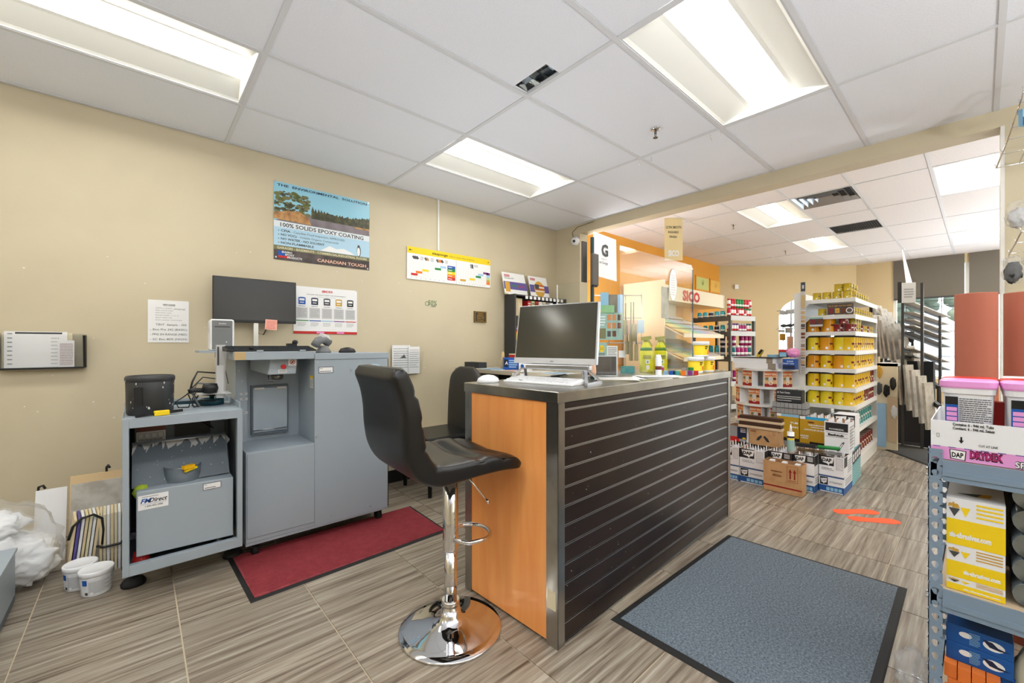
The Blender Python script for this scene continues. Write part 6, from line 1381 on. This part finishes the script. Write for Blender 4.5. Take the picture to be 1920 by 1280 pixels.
# low shelf unit with boxes and tools beside the gondola end (far side)
t=thing('accessory_shelf','cream pegboard end of the next shelf unit hung with tools beyond the yellow cans','shelving',(6.0,.585,0)); 
MB().box(0,.04,0,.17,0,.93,'cream_panel').box(0,.50,0,.17,.90,.93,S_).build('end_panel',t)
MB().box(-.012,0,.09,.165,.03,.50,'lblue').build('blue_panel',t); MB().box(-.03,-.012,.0,.075,.10,.58,'pinewood').build('wood_panel',t)
tl=[('knee_pad','black strapped knee pad on the cream pegboard',.03,.72,'plastic_black'),('tool_strap','black strap with grey buckle hanging in the middle of the cream pegboard',.08,.64,'rubber'),('wheel_pack','stack of black discs at the left of the cream pegboard',.14,.66,'dgrey'),('gold_pack','gold coloured pack at the top left of the cream pegboard',.14,.84,'gold'),('white_tool','white levelling tool hanging low on the cream pegboard',.02,.42,'plastic_white')]
for n_,lab,y,z,c in tl:
    o=irregular(n_,(5.95,.585+y,z),.042,z*10,c,(.3,.6,1.5),.25); tag(o,lab,'tool')
# ================================================================ STEEL SHELF RACK AT THE RIGHT
RX=1.75; RF='rack_blue'
rk=thing('rivet_rack','blue-grey slotted steel shelf rack at the right edge','rack',(RX,0,0))
def holed(mb,y0,y1,z0,z1,r,x=0.):
    yc=(y0+y1)/2; zc=(z0+z1)/2; n=16; sq=[]; ci=[]
    for i in range(n):
        a=2*math.pi*i/n; c_,s_=math.cos(a),math.sin(a); k=min((y1-y0)/2/max(1e-6,abs(c_)),(z1-z0)/2/max(1e-6,abs(s_))); sq.append((x,yc+c_*k,zc+s_*k)); ci.append((x,yc+(r*.8 if s_<0 else r)*c_,zc+r*(1.5 if s_<0 else 1)*s_))
    vs=sq+ci; mb.add(vs,[(i,(i+1)%n,n+(i+1)%n,n+i) for i in range(n)],RF)
    vs2=[(a+.002,b,c) for a,b,c in vs]; mb.add(vs2,[(i,n+i,n+(i+1)%n,(i+1)%n) for i in range(n)],RF)
    mb.add([ci[i] for i in range(n)]+[(a+.002,b,c) for a,b,c in ci],[(i,(i+1)%n,n+(i+1)%n,n+i) for i in range(n)],RF)
def post(x,y0,y1,side,flip=False):
    m=MB(); z=0.005; st=.0385
    while z+st<=.825: holed(m,y0,y1,z,z+st,.0082,x); z+=st
    m.box(x,x+.002,y0,y1,z,.825,RF); m.box(x,x+.002,y0,y1,0,.005,RF)
    m.box(min(x,x+side*.032),max(x,x+side*.032),y1-.002 if y0>0 else y0,y1 if y0>0 else y0+.002,0,.825,RF); return m.build('post',rk)
post(0,.073,.1035,1); post(.45,.073,.1035,-1); post(0,-.90,-.87,1); post(.45,-.90,-.87,-1)
m=MB()
for z in (.765,.745,.40,.385,.1): m.cyl((-.0,.1035,z),(-.0,.1075,z),.004,'alu',8); 
for k in range(18): z=.05+.042*k; m.cyl((.012,.1035,z),(.012,.106,z),.003,'alu',6)
m.build('rivets',rk)['kind']='stuff'
for z0,z1 in ((.735,.795),(.355,.42),(.02,.08)):
    for x in (0,.45):
        m=MB(); s=-1 if x==0 else 1; m.hexa([(x-.003,-.87,z0),(x+.003,-.87,z0),(x+.003,.073,z0),(x-.003,.073,z0),(x-.006*-s*0-.003,-.87,z1),(x+.003,-.87,z1),(x+.003,.073,z1),(x-.003,.073,z1)],RF); m.box(x-.006,x+.003,-.87,.073,z0+.015,z0+.03,RF); m.build('beam',rk)
    m=MB(); m.box(0,.45,.085,.098,z0+.01,z1-.01,RF); m.build('side_beam',rk); MB().box(.004,.446,-.87,.08,z1-.012,z1,'pinewood').build('shelf_board',rk)
# top carton with tubs
ZB=.797

def dd(f,w,h):
    f.rect(0,w,0,h*.33,'dd_pink',.0004)
    for i in range(16): f.rect((i/16+.01)*w,(i/16+.04)*w,.315*h,.335*h,'purple_ink',.0008)
    f.text('Contains: 6 - 946 mL Tubs',.045,h*.90,.0075,'black',w=.078,bold=.03); f.text('Contient: 6 - 946 mL Seaux',.045,h*.80,.0075,'black',w=.08,bold=.03)
    f.rect(.060,.0635,h*.52,h*.62,'black',.0008); f.poly([(.0565,h*.53),(.067,h*.53),(.0617,h*.45)],'black',.0008); f.text('CUT AT LINE',.095,h*.42,.006,'black',w=.035); f.frame(.012,.018,h*.56,h*.66,.001,'grey')
    f.poly([(.04,.004),(.07,.002),(.072,.030),(.038,.032)],'black',.0006); f.poly([(.042,.006),(.068,.004),(.070,.028),(.040,.030)],'white',.0009); f.text('DAP',.043,.010,.013,'black',w=.023,bold=.04,e=.0013)
    f.text('DRYDEX',.078,.012,.020,'black',w=.062,bold=.09,e=.0009); f.text('DRYDEX',.0785,.013,.0185,'magenta',w=.061,bold=.03,e=.0014); f.text('SPACKLING',.16,.003,.016,'black',w=.1,bold=.08,e=.0009); f.text('SPACKLING',.1605,.0035,.015,'white',w=.099,bold=.02,e=.0014)
cx=thing('spackling_carton','cut-open white and pink carton of tubs on top of the steel rack','box',(RX+.008,.098,ZB),R(-90)); w2=.50; h2=.112
m=MB(); m.box(0,w2,0,.003,0,h2,'white_card'); m.box(0,.003,.003,.40,0,h2,'white_card'); m.box(w2-.003,w2,.003,.40,0,h2,'white_card'); m.box(0,w2,.397,.40,0,h2,'white_card'); m.box(0,w2,0,.4,0,.003,'white_card'); m.box(.003,w2,.003,.0036,.003,h2,'dd_pink'); m.build('carton',cx); m=MB(); dd(m.face((0,-.0003,0),(1,0,0),(0,0,1)),w2,h2); m.build('print',cx)
def rrect(w,d,r,n=4):
    P=[]
    for cx_,cy_,a0 in ((w/2-r,d/2-r,0),(-w/2+r,d/2-r,90),(-w/2+r,-d/2+r,180),(w/2-r,-d/2+r,270)):
        for i in range(n+1): a=R(a0+90*i/n); P.append((cx_+r*math.cos(a),cy_+r*math.sin(a)))
    return P
def loft(mb,secs,m_):
    n=len(secs[0][0]); vs=[(x,y,z) for P,z in secs for x,y in P]; mb.add(vs,[(j*n+i,j*n+(i+1)%n,(j+1)*n+(i+1)%n,(j+1)*n+i) for j in range(len(secs)-1) for i in range(n)],m_,False); mb.add(vs[-n:],[tuple(range(n))],m_); mb.add(vs[:n],[tuple(reversed(range(n)))],m_)

TP=None
for k,(dx,dy,lidm,lab) in enumerate(((.075,.035,'dd_lid','pink-lidded white tub at the left front of the spackling carton'),(.075,-.085,'dd_lid','pink-lidded white tub at the right front of the spackling carton'),(.20,.035,'lid_red','red-lidded white tub behind the left pink-lidded tub'),(.20,-.085,'lid_red','red-lidded white tub behind the right pink-lidded tub'),(.325,-.09,'plastic_white','white-lidded tub in the back of the carton'))):
    t=thing('spackling_tub',lab,'tub',(RX+dx,dy-.012,ZB+.005),R(-90+ (3 if k%2 else -2)),'tubs in the spackling carton')
    m=MB(); loft(m,[(rrect(.088,.088,.02),0),(rrect(.10,.10,.022),.185),(rrect(.108,.108,.024),.187),(rrect(.110,.110,.024),.205)],'plastic_white'); m.build('body',t)
    m=MB(); loft(m,[(rrect(.113,.113,.026),.203),(rrect(.116,.116,.027),.208),(rrect(.116,.116,.027),.222),(rrect(.106,.106,.024),.226)],lidm); m.build('lid',t)
    m=MB(); f=m.face((-.05,-.0502,.0),(1,0,0),(0,-.03,1)); f.rect(.006,.032,.10,.178,'blue' if lidm!='lid_red' else 'red',.0012); f.rect(.006,.032,.155,.178,'black',.0016)
    for q in range(3): f.rect(.009,.030,.108+.014*q,.119+.014*q,'dd_pink',.0018)
    f.lines(.0345,.096,.088,.176,15,'dgrey',3+k,.42,e=.0014); m.build('label',t)
tag(MB().box(-.02,.02,-.02,.02,0,.16,'red').box(-.021,.021,-.021,.021,.05,.06,'white').build('red_tube_pack',None,(RX+.14,-.027,ZB+.005)),'red pack wedged between the front tubs','pack')
# abrasive boxes
def sia2(f,w,h,big):
    s=h; f.rect(0,w,0,.55*h if big else .5*h,'yellow',.0005)
    f.poly([(.04*w,.78*h),(.24*w,.78*h),(.14*w,.60*h)],'dgrey',.0007); f.poly([(.25*w,.82*h),(.42*w,.82*h),(.335*w,.62*h)],'yellow',.0007); f.text('sia',.03*w,.80*h,.11*h,'yellow' if 0 else 'gold',w=.2*w,bold=.06,e=.001)
    for i in range(4): f.rect(.52*w,.96*w,(.90-.085*i)*h,(.935-.085*i)*h,'gold' if not big else 'yellow',.0007)
    f.text('sia-abrasives.com',.05*w if big else .3*w,.16*h,(.11 if big else .12)*h,'white',w=.72*w if big else .62*w,bold=.05,e=.001)
for k,(z0,h,big,lab) in enumerate(((.4215,.036,0,'lowest thin white and yellow abrasives box on the middle shelf'),(.458,.094,0,'middle white and yellow abrasives box on the middle shelf'),(.5525,.134,1,'top large white and yellow abrasives box with raised lid flap'))):
    t=thing('abrasives_box',lab,'box',(RX+.018,.066,z0),R(-90)); w2=.112 if k<2 else .1125; MB().box(0,w2,0,.28,0,h,'white_card').build('carton',t); m=MB(); sia2(m.face((0,-.0003,0),(1,0,0),(0,0,1)),w2,h,big); m.build('print',t)
    if k==2: m=MB(); f=m.face((0,.0,h+.0003),(1,0,0),(0,1,0)); f.poly([(.02,.06),(.06,.05),(.07,.09)],'dgrey',.0005); f.poly([(.06,.05),(.085,.055),(.09,.10),(.07,.09)],'gold',.0007); m.build('lid_print',t)
simple_box('brown_stock_box','dark brown box behind the abrasives boxes','box',RX+.38,.0,.4215,R(-90),.15,.1,.29,'darkbrown')
for k in range(5):
    m=MB(); m.cyl((.0,0,0),(.28,0,0),.032,'galv',16); tag(m.build('foil_roll',None,(RX+.03,-.09-.0*k,.455+.066*k)),'shiny film roll, %s from the bottom of the stack right of the abrasives boxes'%ORD[k],'roll','film rolls on the middle shelf')
# bottom shelf: blue cartons and orange sponges

def bird(f,w,h):
    f.disc(.30*w,.6*h,.10*w,'white',.0006,.16*h); f.disc(.72*w,.5*h,.16*w,'white',.0006,.26*h); f.poly([(.55*w,.72*h),(.70*w,.70*h),(.78*w,.5*h),(.96*w,.42*h),(.80*w,.36*h),(.66*w,.4*h)],'navy',.001); f.lines(.36*w,.52*w,.15*h,.85*h,8,'skyb',4,.4)
for k in range(2):
    t=thing('blue_glove_box',['upper blue glove carton with a dark leaf emblem on the bottom shelf','lower blue glove carton with a dark leaf emblem on the bottom shelf'][k],'box',(RX+.05-.022*k*0,.068,.252-.0525*k),R(-90)); MB().box(0,.13,0,.22,0,.052,'blue_carton').build('carton',t,bevel=.002); m=MB(); bird(m.face((0,-.0003,0),(1,0,0),(0,0,1)),.13,.052); m.build('print',t)
simple_box('blue_glove_box','blue glove carton standing under the other two on the bottom shelf','box',RX+.16,.0,.0815,R(-90),.13,.2,.116,'blue_carton')
rw=0
for r_ in range(3):
    for c_ in range(4):
        k=r_*4+c_; y=.058-.0275*c_-(.008 if r_%2 else 0); z=.0815+.040*r_
        o=MB().box(-.0128,.0128,0,.045,0,.0385,'sponge'); tag(o.build('sanding_sponge',None,(RX+.012+.003*((k*7)%3),y,z),R(-90)),'orange sanding sponge, %s from the left in the %s row'%(ORD[c_],['bottom','middle','top'][r_]),'sponge','orange sanding sponges')
t=irregular('canvas_bag',(RX+.10,-.13,.19),.095,4,'cream',(.7,.75,1.15),.15); tag(t,'beige cloth bag right of the orange sponges','bag')
# plastic wrap on the floor by the post
o=irregular('plastic_wrap',(1.93,.155,.05),.07,11,'bagfilm',(1.3,.55,.7),.45,-.05); tag(o,'crumpled clear plastic wrap on the floor beside the rack post','wrap')
# red rosin paper rolls
for k,(x,y,h) in enumerate(((2.388,.011,1.325),(2.531,-.117,1.33))):
    t=thing('paper_roll',['tall red-brown paper roll standing behind the rack before the window','tall red-brown paper roll standing at the right edge before the partition'][k],'roll',(x,y,0)); MB().lathe((0,0,0),[(.056,0),(.057,.003),(.057,h-.003),(.056,h)],'red_paper',40).build('paper',t); MB().lathe((0,0,h),[(.03,-.001),(.03,.003),(.001,.003)],'card_in',16).build('core',t)
# wire display arms and bagged goods on the partition
for k,(pts,lab) in enumerate((([(1920,170,2.2),(1906,215,2.32),(1890,262,2.45),(1868,315,2.56)],'sloping chrome wire arm with hooks at the top right'),([(1915,434,2.35),(1905,455,2.42),(1893,475,2.5),(1886,492,2.56)],'lower sloping chrome wire arm with hooks at the right edge'))):
    t=thing('wire_hanger',lab,'hanger',(0,0,0)); P=[A(*p) for p in pts]; MB().tube(P,.004,'chrome',8).tube([p+Vector((.0,-.09,0)) for p in P],.004,'chrome',8).build('side_wire',t)
    for i in range(7 if k==0 else 4):
        f_=i/(6 if k==0 else 3); j=min(len(P)-2,int(f_*(len(P)-1))); g_=f_*(len(P)-1)-j; c=P[j].lerp(P[j+1],g_); MB().tube([c+Vector((0,-.18,0)),c,c+Vector((-.012,.006,.02))],.0028,'chrome',6).build('cross_wire',t)
for k,(px,py,d,sz,lab,col) in enumerate(((1912,402,2.4,(.55,.55,.75),'clear bag of grey goods hanging at the right edge','lgrey'),(1900,505,2.45,(.5,.45,.8),'clear bag with black knobs hanging low at the right edge','machine_in'))):
    c=A(px,py,d); t=thing('hanging_bag',lab,'bag',c); irregular('film',(0,0,0),.10,13+k,'bagfilm',sz,.25,None,t); irregular('contents',(0,0,-.015),.075,17+k,col,sz,.3,None,t)
simple_box('blue_pack','blue and white pack hanging on the upper wire arm at the right edge','pack',*A(1922,236,2.3),YAW-R(90),.05,.02,.09,'skyb',lambda f,w,h:f.rect(0,w,0,h*.5,'blue',.0005))
